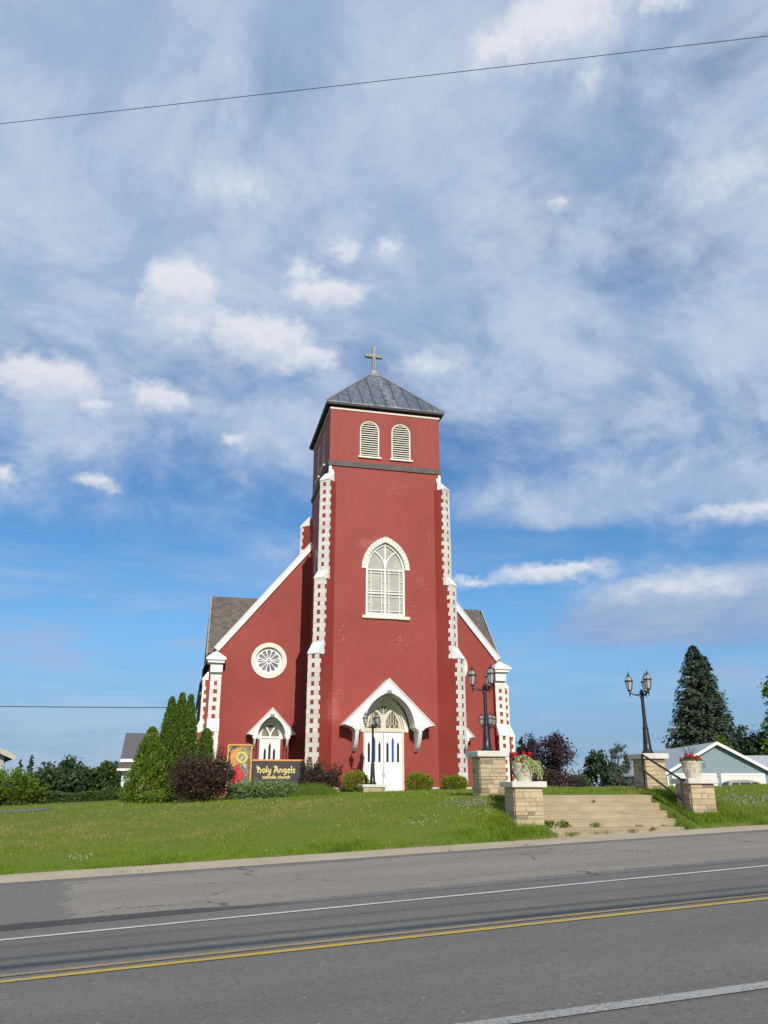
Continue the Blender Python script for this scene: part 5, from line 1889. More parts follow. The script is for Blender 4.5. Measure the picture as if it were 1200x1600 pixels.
HAZYF = m_leaf('faded_flower', (0.30, 0.27, 0.26), (0.42, 0.38, 0.36), (0.34, 0.31, 0.28), trans=.2, patch=5)


def unit(a):
    return a / np.maximum(np.linalg.norm(a, axis=1, keepdims=True), 1e-9)


def leaf_mesh(name, pts, tdir, ndir, length, width, m, parent=None, tri=False, bend=0.0):
    """one small diamond (or blade) per point"""
    n = len(pts)
    t = unit(tdir)
    s = unit(np.cross(t, ndir))
    L = (np.ones(n) * length)[:, None]
    W = (np.ones(n) * width)[:, None]
    if tri:
        v = np.stack([pts - s * W / 2, pts + s * W / 2, pts + t * L], 1).reshape(-1, 3)
        k = 3
    else:
        v = np.stack([pts - t * L / 2, pts + s * W / 2, pts + t * L / 2, pts - s * W / 2], 1).reshape(-1, 3)
        k = 4
    me = bpy.data.meshes.new(name)
    me.vertices.add(n * k)
    me.vertices.foreach_set('co', v.astype(np.float32).ravel())
    me.loops.add(n * k)
    me.loops.foreach_set('vertex_index', np.arange(n * k, dtype=np.int32))
    me.polygons.add(n)
    me.polygons.foreach_set('loop_start', np.arange(0, n * k, k, dtype=np.int32))
    me.update(calc_edges=True)
    me.materials.append(m)
    o = bpy.data.objects.new(name, me)
    COL.objects.link(o)
    if parent: o.parent = parent
    return o


def rdir(n):
    return unit(rng.normal(size=(n, 3)))


def crown_points(lobes, n, clump=18, sig=.16, lo=.55):
    """clumps of leaves spread through lobes [(x, y, z, rx, ry, rz), ...]"""
    lobes = np.array(lobes, float)
    w = (lobes[:, 3] * lobes[:, 4] * lobes[:, 5]) ** .7
    w /= w.sum()
    k = max(6, n // clump)
    li = rng.choice(len(lobes), k, p=w)
    d = rdir(k)
    r = lo + (1 - lo) * rng.random(k) ** .6
    r *= 1 + .10 * rng.normal(size=k)
    c = lobes[li, :3] + d * r[:, None] * lobes[li, 3:]
    sg = sig * (lobes[li, 3:].mean(1))
    ci = rng.integers(0, k, n)
    p = c[ci] + rng.normal(size=(n, 3)) * sg[ci][:, None]
    out = unit(p - lobes[li[ci], :3])
    return p, out, c


def limb_mesh(name, base, top, r0, targets, m, parent, seg=7):
    mb = MB()
    base, top = Vector(base), Vector(top)
    mid = base.lerp(top, .5) + Vector((random.uniform(-.1, .1), random.uniform(-.1, .1), 0)) * (top - base).length * .3
    mb.tube([base, base.lerp(mid, .5), mid, top], [r0, r0 * .8, r0 * .62, r0 * .3], seg)
    for tg in targets:
        a = base.lerp(top, random.uniform(.25, .75))
        t = Vector(tg)
        md = a.lerp(t, .5) + Vector((0, 0, (t - a).length * .1))
        mb.tube([a, md, t], [r0 * .38, r0 * .22, r0 * .07], 5)
    return mb.build(name, m, parent, smooth=True, fix=False)


def tree(name, x, y, z, h, r, label, leaf, n=2600, ls=.22, group=None, trunk_h=.25, shape='round', cat='tree', r0=None, sig=.17, lo=.5, nl=7):
    t = thing(name, (x, y, z), label, cat, group)
    th = h * trunk_h
    ch = h - th
    lob = []
    if shape == 'round':
        lob.append((0, 0, th + ch * .5, r * .72, r * .72, ch * .46))
        for i in range(nl):
            a = 2 * math.pi * i / nl + random.random()
            q = random.uniform(.35, .62)
            lob.append((math.cos(a) * r * q, math.sin(a) * r * q, th + ch * random.uniform(.28, .80), r * random.uniform(.34, .52), r * random.uniform(.34, .52), ch * random.uniform(.18, .28)))
        lob.append((random.uniform(-.2, .2) * r, 0, th + ch * .84, r * .34, r * .34, ch * .17))
    elif shape == 'open':
        for i in range(nl):
            a = 2 * math.pi * i / nl + random.random()
            q = random.uniform(.2, .85)
            zz = random.uniform(.15, .92)
            k = 1 - .5 * abs(zz - .45)
            lob.append((math.cos(a) * r * q * k, math.sin(a) * r * q * k, th + ch * zz, r * random.uniform(.16, .32), r * random.uniform(.16, .32), ch * random.uniform(.07, .15)))
    p, out, c = crown_points(lob, n, sig=sig, lo=lo)
    p[:, 2] = np.maximum(p[:, 2], .08 * h * rng.random(len(p)))
    nd = unit(out * .6 + rdir(n) * .8 + np.array([0, 0, .35]))
    td = rdir(n)
    s = ls * (.65 + .7 * rng.random(n))
    leaf_mesh('crown', p, td, nd, s, s * .72, leaf, t)
    limb_mesh('trunk', (0, 0, -.2), (0, 0, th + ch * .75), r0 or h * .022, c[rng.choice(len(c), 14)], BARK, t)
    return t


def conifer(name, x, y, z, h, r, label, leaf, n=9000, ls=.4, group=None, cat='tree', fork=None, pw=.82):
    """spruce: whorls of drooping boughs, each carrying hanging sprays"""
    t = thing(name, (x, y, z), label, cat, group)
    P, T, Nn, S = [], [], [], []
    nb = int(n / 34)
    for i in range(nb):
        f = (i + rng.random()) / nb
        f = 1 - (1 - f) ** .62 if False else f ** 1.0
        zz = h * (.03 + .97 * (1 - (1 - f) ** 1.0))
        a = rng.random() * 2 * math.pi
        L = r * (1 - zz / h) ** pw * (.72 + .38 * rng.random()) + .04 * r
        if rng.random() < .16: L *= 1.16
        k = 34
        q = rng.random(k) ** .55
        dx, dy = math.cos(a), math.sin(a)
        droop = -.28 * L * q ** 1.3 + .12 * L * q ** 4
        side = rng.normal(size=k) * .13 * L * (1 - q * .6)
        px = dx * L * q - dy * side
        py = dy * L * q + dx * side
        pz = zz + droop + rng.normal(size=k) * .05 * L - np.abs(side) * .25
        if fork and rng.random() < .3 and zz > .45 * h:      # a second leader beside the first
            px, pz = px * .8 + fork * h * .05 * (zz / h) ** 2, pz - .075 * h * (zz / h) ** 2
        P.append(np.stack([px, py, pz], 1))
        T.append(np.stack([np.full(k, dx) * .8 - dy * rng.normal(size=k) * .5, np.full(k, dy) * .8 + dx * rng.normal(size=k) * .5, -.35 + rng.normal(size=k) * .28], 1))
        Nn.append(np.array([[0, 0, 1.0]]) + rng.normal(size=(k, 3)) * .55)
        S.append(ls * (.6 + .6 * rng.random(k)) * (.55 + .45 * (1 - zz / h)))
    P, T, Nn, S = np.concatenate(P), np.concatenate(T), np.concatenate(Nn), np.concatenate(S)
    P[:, 2] = np.maximum(P[:, 2], .1)
    leaf_mesh('crown', P, T, unit(Nn), S, S * .45, leaf, t)
    mb = MB()
    mb.tube([(0, 0, -.2), (0, 0, h * .5), (0, 0, h * .985)], [h * .018, h * .010, h * .001], 8)
    mb.build('trunk', BARK, t, smooth=True)
    return t


def arborvitae(name, x, y, z, h, r, label, n=12000, ls=.105, group='arborvitae at the left church corner', leaf=None, prof=.78):
    t = thing(name, (x, y, z), label, 'evergreen', group)
    f = rng.random(n) ** .85
    zz = h * f
    a = rng.random(n) * 2 * math.pi
    rr = r * ((1 - f) ** prof) * (.90 + .16 * np.sin(a * 5 + f * 14) + .12 * np.sin(a * 9 - f * 31) + .07 * np.sin(a * 17 + f * 57)) * (.55 + .47 * rng.random(n) ** .35) + .05 * r * rng.normal(size=n) + .01
    rr *= np.where(f < .08, .8 + f * 2.5, 1)
    P = np.stack([np.cos(a) * rr, np.sin(a) * rr, zz + .03], 1)
    T = np.stack([np.cos(a) * .55, np.sin(a) * .55, .9 + 0 * a], 1) + rng.normal(size=(n, 3)) * .32
    N = np.stack([np.cos(a), np.sin(a), .3 + 0 * a], 1) + rng.normal(size=(n, 3)) * .6
    s = ls * (.6 + .8 * rng.random(n))
    leaf_mesh('crown', P, T, unit(N), s, s * .5, leaf or LEAF_ARB, t)
    mb = MB()
    mb.tube([(0, 0, -.2), (0, 0, h * .9)], [r * .12, r * .02], 7)
    mb.build('trunk', BARK, t)
    return t


def shrub(name, x, y, z, rx, ry, h, label, leaf, n=3500, ls=.07, group=None, lumps=7, sig=.16, spikes=0, lo=.62, cat='shrub', flat=.0):
    t = thing(name, (x, y, z), label, cat, group)
    lob = [(0, 0, h * .44, rx * .86, ry * .86, h * .48)]
    for i in range(lumps):
        a = 2 * math.pi * i / lumps + random.random() * .6
        lob.append((math.cos(a) * rx * .55, math.sin(a) * ry * .55, h * random.uniform(.3, .62), rx * .44, ry * .44, h * random.uniform(.28, .38)))
    p, out, c = crown_points(lob, n, clump=14, sig=sig, lo=lo)
    p[:, 2] = np.abs(p[:, 2]) * .98 + .01
    td = unit(out + rdir(n) * .8 + np.array([0, 0, .5]))
    nd = unit(out + rdir(n) * .7)
    s = ls * (.6 + .8 * rng.random(n))
    if spikes:
        P, T = [], []
        for i in range(spikes):
            a = rng.random() * 2 * math.pi
            q = rng.random() ** .5 * .8
            b = np.array([math.cos(a) * rx * q, math.sin(a) * ry * q, h * .75])
            d = np.array([math.cos(a) * .35 * q, math.sin(a) * .35 * q, 1.0])
            L = h * (.22 + .26 * rng.random())
            u = rng.random(26)
            P.append(b + d * (u * L)[:, None] + rng.normal(size=(26, 3)) * .022)
            T.append(d + rng.normal(size=(26, 3)) * .6)
        P, T = np.concatenate(P), np.concatenate(T)
        p = np.concatenate([p, P]); td = np.concatenate([td, unit(T)]); nd = np.concatenate([nd, rdir(len(P))])
        s = np.concatenate([s, ls * (.6 + .6 * rng.random(len(P)))])
    leaf_mesh('foliage', p, td, nd, s, s * .62, leaf, t)
    limb_mesh('stems', (0, 0, -.1), (0, 0, h * .55), min(rx, ry) * .06, [v for v in c[rng.choice(len(c), 12)]], BARK, t, 6)
    return t


def ground_at(x, y):
    return z_lawn(x, y) + .01


# ---- clipped shrubs by the tower
shrub('boxwood_shrub', 7.42, 36.55, 1.38, .64, .58, .93, 'round clipped light green shrub left of the white church doors', LEAF_BOX, 9000, .05, 'clipped shrubs at the church front', sig=.06, lo=.90, lumps=0)
shrub('boxwood_shrub', 10.34, 36.5, 1.38, .68, .58, .88, 'round clipped light green shrub just right of the white church doors', LEAF_BOX, 9000, .05, 'clipped shrubs at the church front', sig=.06, lo=.90, lumps=0)
shrub('boxwood_shrub', 12.0, 36.6, 1.42, .66, .55, .74, 'low clipped light green shrub at the right tower corner beside the stone pillar', LEAF_BOX, 9000, .05, 'clipped shrubs at the church front', sig=.06, lo=.90, lumps=0)

# ---- planting round the sign
shrub('purple_shrub', .62, 31.4, ground_at(.62, 31.4) - .02, 1.24, .95, 1.62, 'big dark purple-leaved bush left of the church sign', LEAF_PUR, 9500, .085, 'purple-leaved shrubs', spikes=26, sig=.15)
shrub('purple_shrub', 5.02, 33.35, ground_at(5.0, 33.35), .55, .5, 1.22, 'dark purple bush with upright shoots covering the right end of the sign', LEAF_PUR, 4200, .075, 'purple-leaved shrubs', spikes=22)
shrub('purple_shrub', 5.72, 33.8, ground_at(5.72, 33.8), .62, .55, 1.02, 'smaller loose purple bush near the left tower buttress', LEAF_PUR, 3200, .075, 'purple-leaved shrubs', spikes=16)
for (x, y, rx, h, lab) in ((2.45, 32.55, .80, .64, 'feathery grey-green juniper under the framed sign panel'), (3.55, 32.5, .80, .56, 'feathery grey-green juniper under the gold lettering')):
    shrub('juniper', x, y, ground_at(x, y) - .03, rx, .6, h, lab, LEAF_JUN, 6000, .085, 'junipers below the sign', spikes=6, sig=.2)
# long grass to the right of the junipers
def tuft(name, cx, cy, rx, ry, n, h0, h1, label, m, kind='stuff'):
    a = rng.random(n) * 2 * math.pi
    q = rng.random(n) ** .5
    x = cx + np.cos(a) * q * rx
    y = cy + np.sin(a) * q * ry
    z = np.array([ground_at(i, j) for i, j in zip(x, y)])
    P = np.stack([x, y, z - .01], 1)
    T = np.stack([rng.normal(size=n) * .33, rng.normal(size=n) * .33, np.ones(n)], 1)
    N = np.stack([rng.normal(size=n), rng.normal(size=n), rng.normal(size=n) * .2], 1)
    edge = 1 - q ** 3 * .6
    return tag(leaf_mesh(name, P, T, unit(N), (h0 + (h1 - h0) * rng.random(n)) * edge, .016, m, tri=True), label, 'grass', kind=kind)


tuft('long_grass', 4.75, 32.6, 1.15, .7, 7000, .3, .62, 'unmown yellow-green long grass right of the junipers at the sign', TALLG)

# ---- arborvitae group
arborvitae('arborvitae', -.72, 37.2, ground_at(-.7, 37.2), 4.28, .80, 'leftmost of the three tall green arborvitae spires')
arborvitae('arborvitae', -.30, 36.9, ground_at(-.3, 36.9), 4.42, .82, 'middle and tallest of the three tall green arborvitae spires')
arborvitae('arborvitae', .08, 37.3, ground_at(.1, 37.3), 4.38, .70, 'rightmost of the three tall green arborvitae spires, next to the church corner')
arborvitae('arborvitae', -1.42, 36.4, ground_at(-1.4, 36.4), 2.95, 1.15, 'broad low pyramid-shaped arborvitae before the white clapboard house', n=13000, ls=.12, leaf=LEAF_YG, prof=.85)
arborvitae('arborvitae', .86, 37.4, ground_at(.86, 37.4), 2.9, .52, 'small dark arborvitae at the foot of the church corner buttress', n=6500, leaf=LEAF_ARB, prof=.42)
shrub('low_juniper', -1.0, 33.0, ground_at(-1, 33) - .02, .75, .5, .42, 'low spreading green shrub left of the big purple bush', LEAF_YG, 2200, .09)

# ---- left background
shrub('hedge_bush', -9.0, 47.2, .55, 2.1, 1.4, 2.0, 'large rounded yellow-green hedge bush beside the pale house', LEAF_YG, 6500, .13, sig=.13)
t = thing('hedge', (-5.3, 48.5, .5), 'low clipped dark green hedge running right from the rounded bush', 'hedge')
n = 5200
u = rng.random(n)
px_ = (u - .5) * 5.4
ph = .78 + .06 * np.sin(px_ * 3.1)
fc = rng.integers(0, 3, n)
py_ = np.where(fc == 0, -.45, np.where(fc == 1, .45, (rng.random(n) - .5) * .9)) + rng.normal(size=n) * .05
pz_ = np.where(fc == 2, ph, rng.random(n) * ph) + rng.normal(size=n) * .03
leaf_mesh('foliage', np.stack([px_, py_, np.abs(pz_)], 1), rdir(n), unit(rdir(n) + np.array([0, -.7, .5])), .12 * (.6 + .8 * rng.random(n)), .08, LEAF_MID, t)
mb = MB()
for k in range(9):
    mb.tube([(-2.4 + k * .6, 0, -.2), (-2.4 + k * .6 + .1, 0, .6)], [.04, .02], 6)
mb.build('stems', BARK, t)
shrub('bush', -3.3, 50.0, .45, 1.3, 1.1, 1.25, 'dark rounded bush at the foot of the white clapboard house', LEAF_MID, 3000, .13)

WOODG = 'trees of the wood edge on the left'
far = [(-24.6, 139, 6.6, 3.0, 'c'), (-22.6, 136, 7.2, 2.4, 'c'), (-20.6, 140, 4.6, 2.6, 'r'), (-17.6, 120, 5.7, 2.9, 'r'), (-14.6, 118, 6.1, 2.8, 'r'), (-12.2, 121, 5.3, 2.4, 'r'), (-10.2, 119, 5.7, 2.3, 'r'),
       (-8.3, 122, 5.4, 2.4, 'r'), (-6.2, 118, 5.1, 2.4, 'r'), (-16.0, 128, 6.4, 2.6, 'r'), (-11.2, 130, 6.3, 2.6, 'r')]
FL = ['tall thin evergreen at the far left of the wood edge, nearest the pale house', 'thin grey-green evergreen with bare tip in the wood edge',
      'low rounded tree in the dip of the wood edge right of the thin evergreens', 'broad dark tree forming the left hump of the wood edge', 'broad dark tree forming the crest of the wood edge',
      'dark tree just right of the crest of the wood edge', 'brighter green tree in the middle of the wood edge', 'dark tree of the wood edge with a pale bare stem', 'dark tree of the wood edge next to the white house',
      'taller dark tree standing behind the left hump of the wood edge', 'taller dark tree standing behind the middle of the wood edge']
for i, (x, y, h, r, k) in enumerate(far):
    zb = z_lawn(x, y) - .1
    if k == 'c':
        conifer('far_evergreen', x, y, zb, h, r * .6, FL[i], LEAF_FAR, 3400, .55, WOODG)
    else:
        tree('far_tree', x, y, zb, h, r, FL[i], LEAF_MID if i == 6 else LEAF_FAR, 2600, .42, WOODG, .12, 'round', sig=.14)
# the wood behind them reads as one mass
lob = [(random.uniform(-70, 60), random.uniform(165, 200), random.uniform(.6, 2.0), random.uniform(3, 5), 3, random.uniform(2.2, 3.0)) for i in range(46)]
p, out, c = crown_points(lob, 26000, sig=.2, lo=.5)
p[:, 2] = np.maximum(p[:, 2], -.9)
tag(leaf_mesh('distant_woods', p, rdir(len(p)), unit(out + rdir(len(p)) * .7), .6, .45, LEAF_FAR), 'low line of distant woods along the horizon', 'woods', kind='stuff')

# ---- right background
tree('plum_tree', 25.2, 55.6, .75, 4.4, 2.75, 'loose purple-leaved plum tree right of the church', LEAF_PLUM, 9500, .15, None, .06, 'open', nl=46, sig=.36, lo=.15, r0=.07)
shrub('purple_hedge', 24.2, 54.4, .75, 2.2, 1.0, 2.0, 'dark brown-purple thicket at the foot of the plum tree', LEAF_PUR, 3600, .16, sig=.18)
conifer('dark_evergreen', 29.0, 69.0, .55, 5.2, 1.7, 'small dark evergreen peeping out behind the plum tree', LEAF_SPR, 4200, .42)
tree('willow_tree', 39.4, 71.0, .45, 4.9, 1.35, 'slender silvery green tree left of the blue garage roof', LEAF_SIL, 2600, .17, None, .12, 'open', nl=22, sig=.36, lo=.2)
shrub('bush', 28.6, 57.5, .6, 1.0, .9, 2.1, 'grey-green bush between the plum tree and the garage', LEAF_MID, 3200, .16)
tree('dark_tree', 46.5, 88, .4, 5.2, 2.6, 'dark bushy tree rising behind the left eave of the garage roof', LEAF_DK, 2600, .35, None, .15)
conifer('spruce', 73.2, 106.6, .4, 21.3, 6.9, 'tall dark spruce standing behind the blue garage', LEAF_SPR, 40000, .78, fork=1.6, pw=.74)
tree('maple_tree', 68.3, 84.2, .4, 13.2, 3.6, 'tall sunlit green tree cut by the right edge', LEAF_YG, 5200, .38, None, .12, 'open', nl=30, sig=.28, lo=.3)
tree('dark_tree', 66.2, 87.0, .4, 7.6, 3.0, 'dark leafy tree right of the spruce behind the garage', LEAF_DK, 4600, .36, None, .12)
tree('green_tree', 61.4, 86.0, .4, 6.9, 1.9, 'smaller bright green tree right of the spruce foot', LEAF_YG, 2200, .32, None, .12)

# ---- flower pots on the lower pillars
def flower_pot(x, y, z, label, seed, trailing):
    rg = np.random.default_rng(seed)
    t = thing('flower_pot', (x, y, z), label, 'flower pot', 'concrete flower pots on the lower pillars')
    mb = MB()
    mb.lathe([(.001, 0), (.165, 0), (.175, .012), (.17, .03), (.178, .045), (.235, .30), (.238, .315), (.246, .318), (.250, .335), (.246, .348), (.256, .352), (.272, .385), (.275, .41), (.262, .418), (.245, .415), (.235, .38), (.001, .37)], seg=32)
    for k in range(10):          # raised leaf-and-scroll relief on the bowl
        a = 2 * math.pi * k / 10
        for (dz, da, r_) in ((.20, 0, .030), (.165, .14, .020), (.23, .15, .022), (.13, .03, .018), (.165, -.14, .016)):
            rr = .178 + (.235 - .178) * ((dz - .045) / .255)
            cx, cy = rr * math.cos(a + da), rr * math.sin(a + da)
            mb.add([(cx + r_ * ux, cy + r_ * uy, dz + r_ * uz) for ux, uy, uz in ((1, 0, 0), (-1, 0, 0), (0, 1, 0), (0, -1, 0), (0, 0, 1.3), (0, 0, -1.3))],
                   [(0, 2, 4), (2, 1, 4), (1, 3, 4), (3, 0, 4), (2, 0, 5), (1, 2, 5), (3, 1, 5), (0, 3, 5)])
    mb.build('pot', POT, t, smooth=True)
    n = 950 if trailing else 900
    a = rg.random(n) * 2 * math.pi
    q = rg.random(n) ** .5
    P = np.stack([np.cos(a) * q * .27, np.sin(a) * q * .27, .40 + (1 - q ** 2) * (.20 if trailing else .13) * rg.random(n) + rg.random(n) * .04], 1)
    s = .035 + .035 * rg.random(n)
    leaf_mesh('foliage', P, rdir(n), unit(rdir(n) + np.array([0, -.4, 1.0])), s, s * .85, LEAF_VAR if trailing else LEAF_GER, t)
    if trailing:
        Pt = []
        for i in range(46):
            a0 = rg.uniform(-2.0, .7)
            L = rg.uniform(.15, .46)
            if a0 < -.9: L *= .55
            k = int(L * 70)
            u = np.linspace(0, 1, k)
            r_ = .25 + .10 * np.sin(u * 1.6) + rg.uniform(0, .07)
            if a0 > -.7: r_ = r_ + .17 * u * rg.random()
            Pt.append(np.stack([np.cos(a0) * r_, np.sin(a0) * r_, .44 + .04 * np.sin(u * 3) - L * u ** 1.4], 1) + rg.normal(size=(k, 3)) * .013)
        Pt = np.concatenate(Pt)
        k = len(Pt)
        leaf_mesh('trailing_vines', Pt, rdir(k) + np.array([0, 0, -.5]), unit(rdir(k) + np.array([0, -1.0, .4])), .048 * (.7 + .6 * rg.random(k)), .034, LEAF_VAR, t)
        heads = [(-.23, -.04, .61, .065, 0), (-.12, -.19, .47, .048, 0), (.02, -.02, .645, .055, 0), (.18, -.02, .62, .055, 0), (-.26, .06, .5, .04, 0), (.10, .08, .60, .04, 0)]
    else:
        heads = [(-.20, -.10, .53, .05, 1), (-.31, -.02, .48, .034, 1), (-.06, -.12, .53, .065, 0), (.085, -.16, .49, .068, 0), (-.10, .05, .57, .045, 0), (.14, -.06, .52, .042, 0)]
        Pt = []
        for i in range(14):
            a0 = rg.uniform(-2.9, -.1)
            L = rg.uniform(.08, .30)
            k = max(3, int(L * 30))
            u = np.linspace(0, 1, k)
            r_ = .27 + .05 * u
            Pt.append(np.stack([np.cos(a0) * r_, np.sin(a0) * r_, .42 - L * u], 1) + rg.normal(size=(k, 3)) * .012)
        Pt = np.concatenate(Pt)
        k = len(Pt)
        leaf_mesh('trailing_vines', Pt, rdir(k), unit(rdir(k) + np.array([0, -1.0, .4])), .032, .024, LEAF_MID, t)
        mb = MB()
        for i in range(11):
            a0 = rg.uniform(0, 2 * math.pi)
            l = rg.uniform(.32, .52)
            sp = rg.uniform(.05, .34)
            mb.tube([(0, .02, .42), (math.cos(a0) * sp * .4, math.sin(a0) * sp * .4, .42 + l * .55), (math.cos(a0) * sp, math.sin(a0) * sp, .42 + l)], [.007, .006, .001], 4)
        mb.build('spike_leaves', LEAF_MID, t, fix=False)
    for (hx, hy, hz, r_, pink) in heads:
        k = 90
        d = unit(rg.normal(size=(k, 3)))
        leaf_mesh('flower_head', np.array([[hx, hy, hz]]) + d * r_ * (.6 + .4 * rg.random(k))[:, None], rdir(k), d, r_ * .75, r_ * .6, PETALP if pink else PETAL, t)
    mb = MB()
    for (hx, hy, hz, r_, pink) in heads:
        mb.tube([(hx * .6, hy * .6, .40), (hx, hy, hz)], .006, 5)
    mb.build('flower_stalks', LEAF_GER, t, fix=False)
    return t


flower_pot(7.98, 18.95, 1.752, 'concrete pot with pale trailing vines and red geraniums on the left pillar', 11, True)
flower_pot(12.56, 18.95, 1.832, 'concrete pot with red geraniums and thin spiky leaves on the right pillar', 12, False)

# ------------------------------------------------------------------ lawn blades, flowers and weeds
def blocked(x, y):
    b = (x > 8.2) & (x < 12.03) & (y < 20.62)
    b |= (x > 7.55) & (x < 8.33) & (y > 18.55) & (y < 19.32)
    b |= (x > 12.2) & (x < 12.94) & (y > 18.55) & (y < 19.32)
    b |= (x > 7.56) & (x < 8.36) & (y > 20.9) & (y < 21.65)
    b |= (x > 12.4) & (x < 13.1) & (y > 20.9) & (y < 21.65)
    b |= (x > 7.33) & (x < 8.31) & (y > 34.5) & (y < 35.5)
    b |= (x > 6.0) & (x < 12.9) & (y > 37.0)
    b |= (x < -4.4) & (y > 28.5) & (y < 33.1)
    return b


def blades(n, y0, y1, h0, h1, wid, pw=1.0, sway=.4):
    v = y0 + (y1 - y0) * rng.random(n) ** pw
    lo_, hi_ = -.26 * v - 1.0, .80 * v + 2.0
    u = lo_ + (hi_ - lo_) * rng.random(n)
    k = ~blocked(u, v)
    u, v = u[k], v[k]
    z = np.array([ground_at(i, j) for i, j in zip(u, v)])
    n = len(u)
    P = np.stack([u, v, z - .008], 1)
    T = np.stack([rng.normal(size=n) * sway, rng.normal(size=n) * sway, np.ones(n)], 1)
    N = np.stack([rng.normal(size=n), rng.normal(size=n), .1 * rng.normal(size=n)], 1)
    pt = .85 + .5 * np.sin(u * 1.7 + np.sin(v * 2.3)) * np.sin(v * 1.3 + np.sin(u * .9)) + .4 * np.sin(u * 5.1 + 2 * np.sin(v * 3.3)) * np.sin(v * 6.1 + 2 * np.sin(u * 2.7))
    H = (h0 + (h1 - h0) * rng.random(n) ** 1.5) * np.clip(pt, .45, 1.7)
    return P, T, unit(N), H, np.full(n, wid)


parts = [blades(105000, 18.0, 24, .03, .095, .015), blades(60000, 24, 40, .035, .095, .022), blades(16000, 18.0, 18.6, .05, .16, .012, 1.4), blades(4200, 17.98, 18.18, .04, .12, .012, 1.5, .8)]
# longer growth against the stone pillars and beside the steps
for (cx, cy, rx, ry, n, h) in ((7.4, 18.75, .5, .5, 2600, .22), (12.5, 18.45, .75, .22, 2600, .24), (13.2, 18.9, .5, .5, 2200, .24), (12.25, 19.8, .45, .5, 3200, .20), (12.14, 19.2, .14, .8, 4200, .17), (12.08, 19.9, .12, .6, 3000, .18), (12.2, 18.7, .3, .3, 2600, .18), (12.35, 20.5, .4, .5, 2400, .20), (7.9, 20.7, .5, .35, 1600, .2), (7.6, 18.25, .55, .18, 1800, .2), (13.0, 21.0, .5, .5, 1600, .2)):
    u = cx + rng.normal(size=n) * rx * .5
    v = np.maximum(cy + rng.normal(size=n) * ry * .5, 18.0)
    k = ~blocked(u, v)
    u, v = u[k], v[k]
    m_ = len(u)
    z = np.array([ground_at(i, j) for i, j in zip(u, v)])
    parts.append((np.stack([u, v, z - .01], 1), np.stack([rng.normal(size=m_) * .4, rng.normal(size=m_) * .4, np.ones(m_)], 1), rdir(m_), h * (.3 + .7 * rng.random(m_)), np.full(m_, .014)))
P = [np.concatenate([q[i] for q in parts]) for i in range(5)]
tag(leaf_mesh('grass_blades', P[0], P[1], P[2], P[3], P[4], BLADE, tri=True), 'mown green grass of the church lawn', 'grass', kind='stuff')

# white clover heads in a few drifts, and a faded purple-grey flower patch
P = []
for (cx, cy, s, n) in ((5.6, 19.2, .25, 22), (7.0, 19.5, .3, 18), (7.1, 20.4, .4, 18), (-1.9, 18.7, .18, 14), (2.0, 27, 4.5, 14), (-2.5, 26, 2.5, 8), (14.3, 19.2, .5, 40), (16, 20.5, 1.5, 40), (9, 24, 3, 30), (4, 22, 2.5, 40)):
    u = cx + rng.normal(size=n) * s
    v = np.maximum(cy + rng.normal(size=n) * s * .7, 18.2)
    k = ~blocked(u, v)
    P.append(np.stack([u[k], v[k], np.array([ground_at(i, j) for i, j in zip(u[k], v[k])]) + .07 + .04 * rng.random(k.sum())], 1))
P = np.concatenate(P)
P = np.repeat(P, 5, 0) + rng.normal(size=(len(P) * 5, 3)) * .006
tag(leaf_mesh('clover_flowers', P, rdir(len(P)), rdir(len(P)), .018, .015, CLOVER), 'tiny white clover heads scattered over the lawn', 'flowers', kind='stuff')
P = []
for (cx, cy, sx, sy, n) in ((14.2, 19.35, .35, .22, 90), (15.1, 19.3, .5, .16, 120), (7.1, 20.1, .35, .2, 120), (17.0, 19.6, .5, .2, 100)):
    u = cx + rng.normal(size=n) * sx
    v = np.maximum(cy + rng.normal(size=n) * sy, 18.25)
    P.append(np.stack([u, v, np.array([ground_at(i, j) for i, j in zip(u, v)]) + .05 + .10 * rng.random(n)], 1))
P = np.concatenate(P)
P = np.repeat(P, 4, 0) + rng.normal(size=(len(P) * 4, 3)) * .012
tag(leaf_mesh('faded_flowers', P, rdir(len(P)), rdir(len(P)), .03, .018, HAZYF), 'faded mauve-grey wild flowers in the bank grass', 'flowers', kind='stuff')

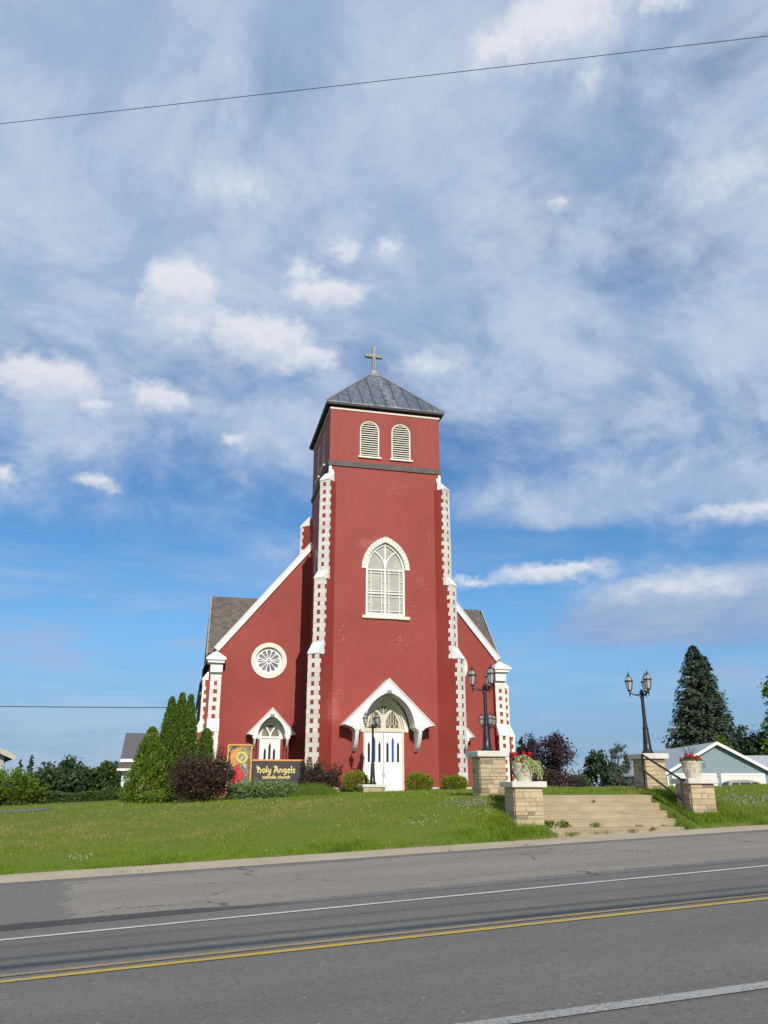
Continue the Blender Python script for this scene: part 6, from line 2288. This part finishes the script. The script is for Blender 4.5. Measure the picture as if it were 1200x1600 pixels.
# weeds in the joints of steps and pavement
P, T, S = [], [], []
for (cx, cy, z, h, n, sp) in ((8.45, 18.52, .55, .10, 60, .06), (8.95, 18.50, .57, .09, 90, .10), (9.7, 18.5, .59, .07, 80, .16), (10.5, 18.5, .63, .06, 90, .06), (11.0, 18.50, .66, .08, 60, .05), (8.5, 18.94, .71, .22, 90, .09), (8.95, 18.95, .71, .20, 80, .07), (9.75, 18.95, .71, .14, 70, .07),
                              (10.9, 18.95, .71, .07, 40, .06), (11.6, 18.95, .71, .06, 30, .05), (12.0, 18.5, .7, .10, 110, .08), (11.9, 18.8, .72, .12, 80, .06), (12.08, 19.3, .9, .22, 130, .07), (12.1, 19.0, .85, .24, 150, .09), (8.4, 20.0, 1.25, .12, 50, .04), (8.75, 19.98, 1.25, .09, 30, .04), (10.3, 19.98, 1.25, .09, 24, .03),
                              (-1.0, 17.0, .12, .05, 60, .12), (-.6, 17.05, .13, .05, 30, .08), (5.4, 17.0, .38, .05, 40, .1), (7.2, 17.0, .46, .05, 40, .12), (-1.6, 16.2, .02, .05, 50, .1)):
    x = cx + rng.normal(size=n) * sp
    y = cy + rng.normal(size=n) * sp * .35 - .01
    P.append(np.stack([x, y, np.full(n, z) + rng.random(n) * h * .7], 1))
    T.append(np.stack([rng.normal(size=n) * .5, rng.normal(size=n) * .5 - .3, np.ones(n) * .8], 1))
    S.append(h * (.25 + .35 * rng.random(n)))
# a thin green line in the crack of the shoulder
n = 110
q = rng.random(n)
x, y = 7.0 + 1.7 * q, 16.6 - 2.6 * q
keep = (np.sin(q * 19) + np.sin(q * 7.3 + 1)) > 0
x, y = x[keep] + rng.normal(size=keep.sum()) * .03, y[keep] + rng.normal(size=keep.sum()) * .03
P.append(np.stack([x, y, np.array([z_carriage(i, j) for i, j in zip(x, y)]) + .012], 1))
T.append(np.stack([rng.normal(size=len(x)), rng.normal(size=len(x)), np.full(len(x), .35)], 1))
S.append(np.full(len(x), .035))
P, T, S = np.concatenate(P), np.concatenate(T), np.concatenate(S)
tag(leaf_mesh('weeds', P, T, rdir(len(P)), S, S * .35 + .006, TALLG), 'small weeds in the joints of the steps and pavement', 'weeds', kind='stuff')
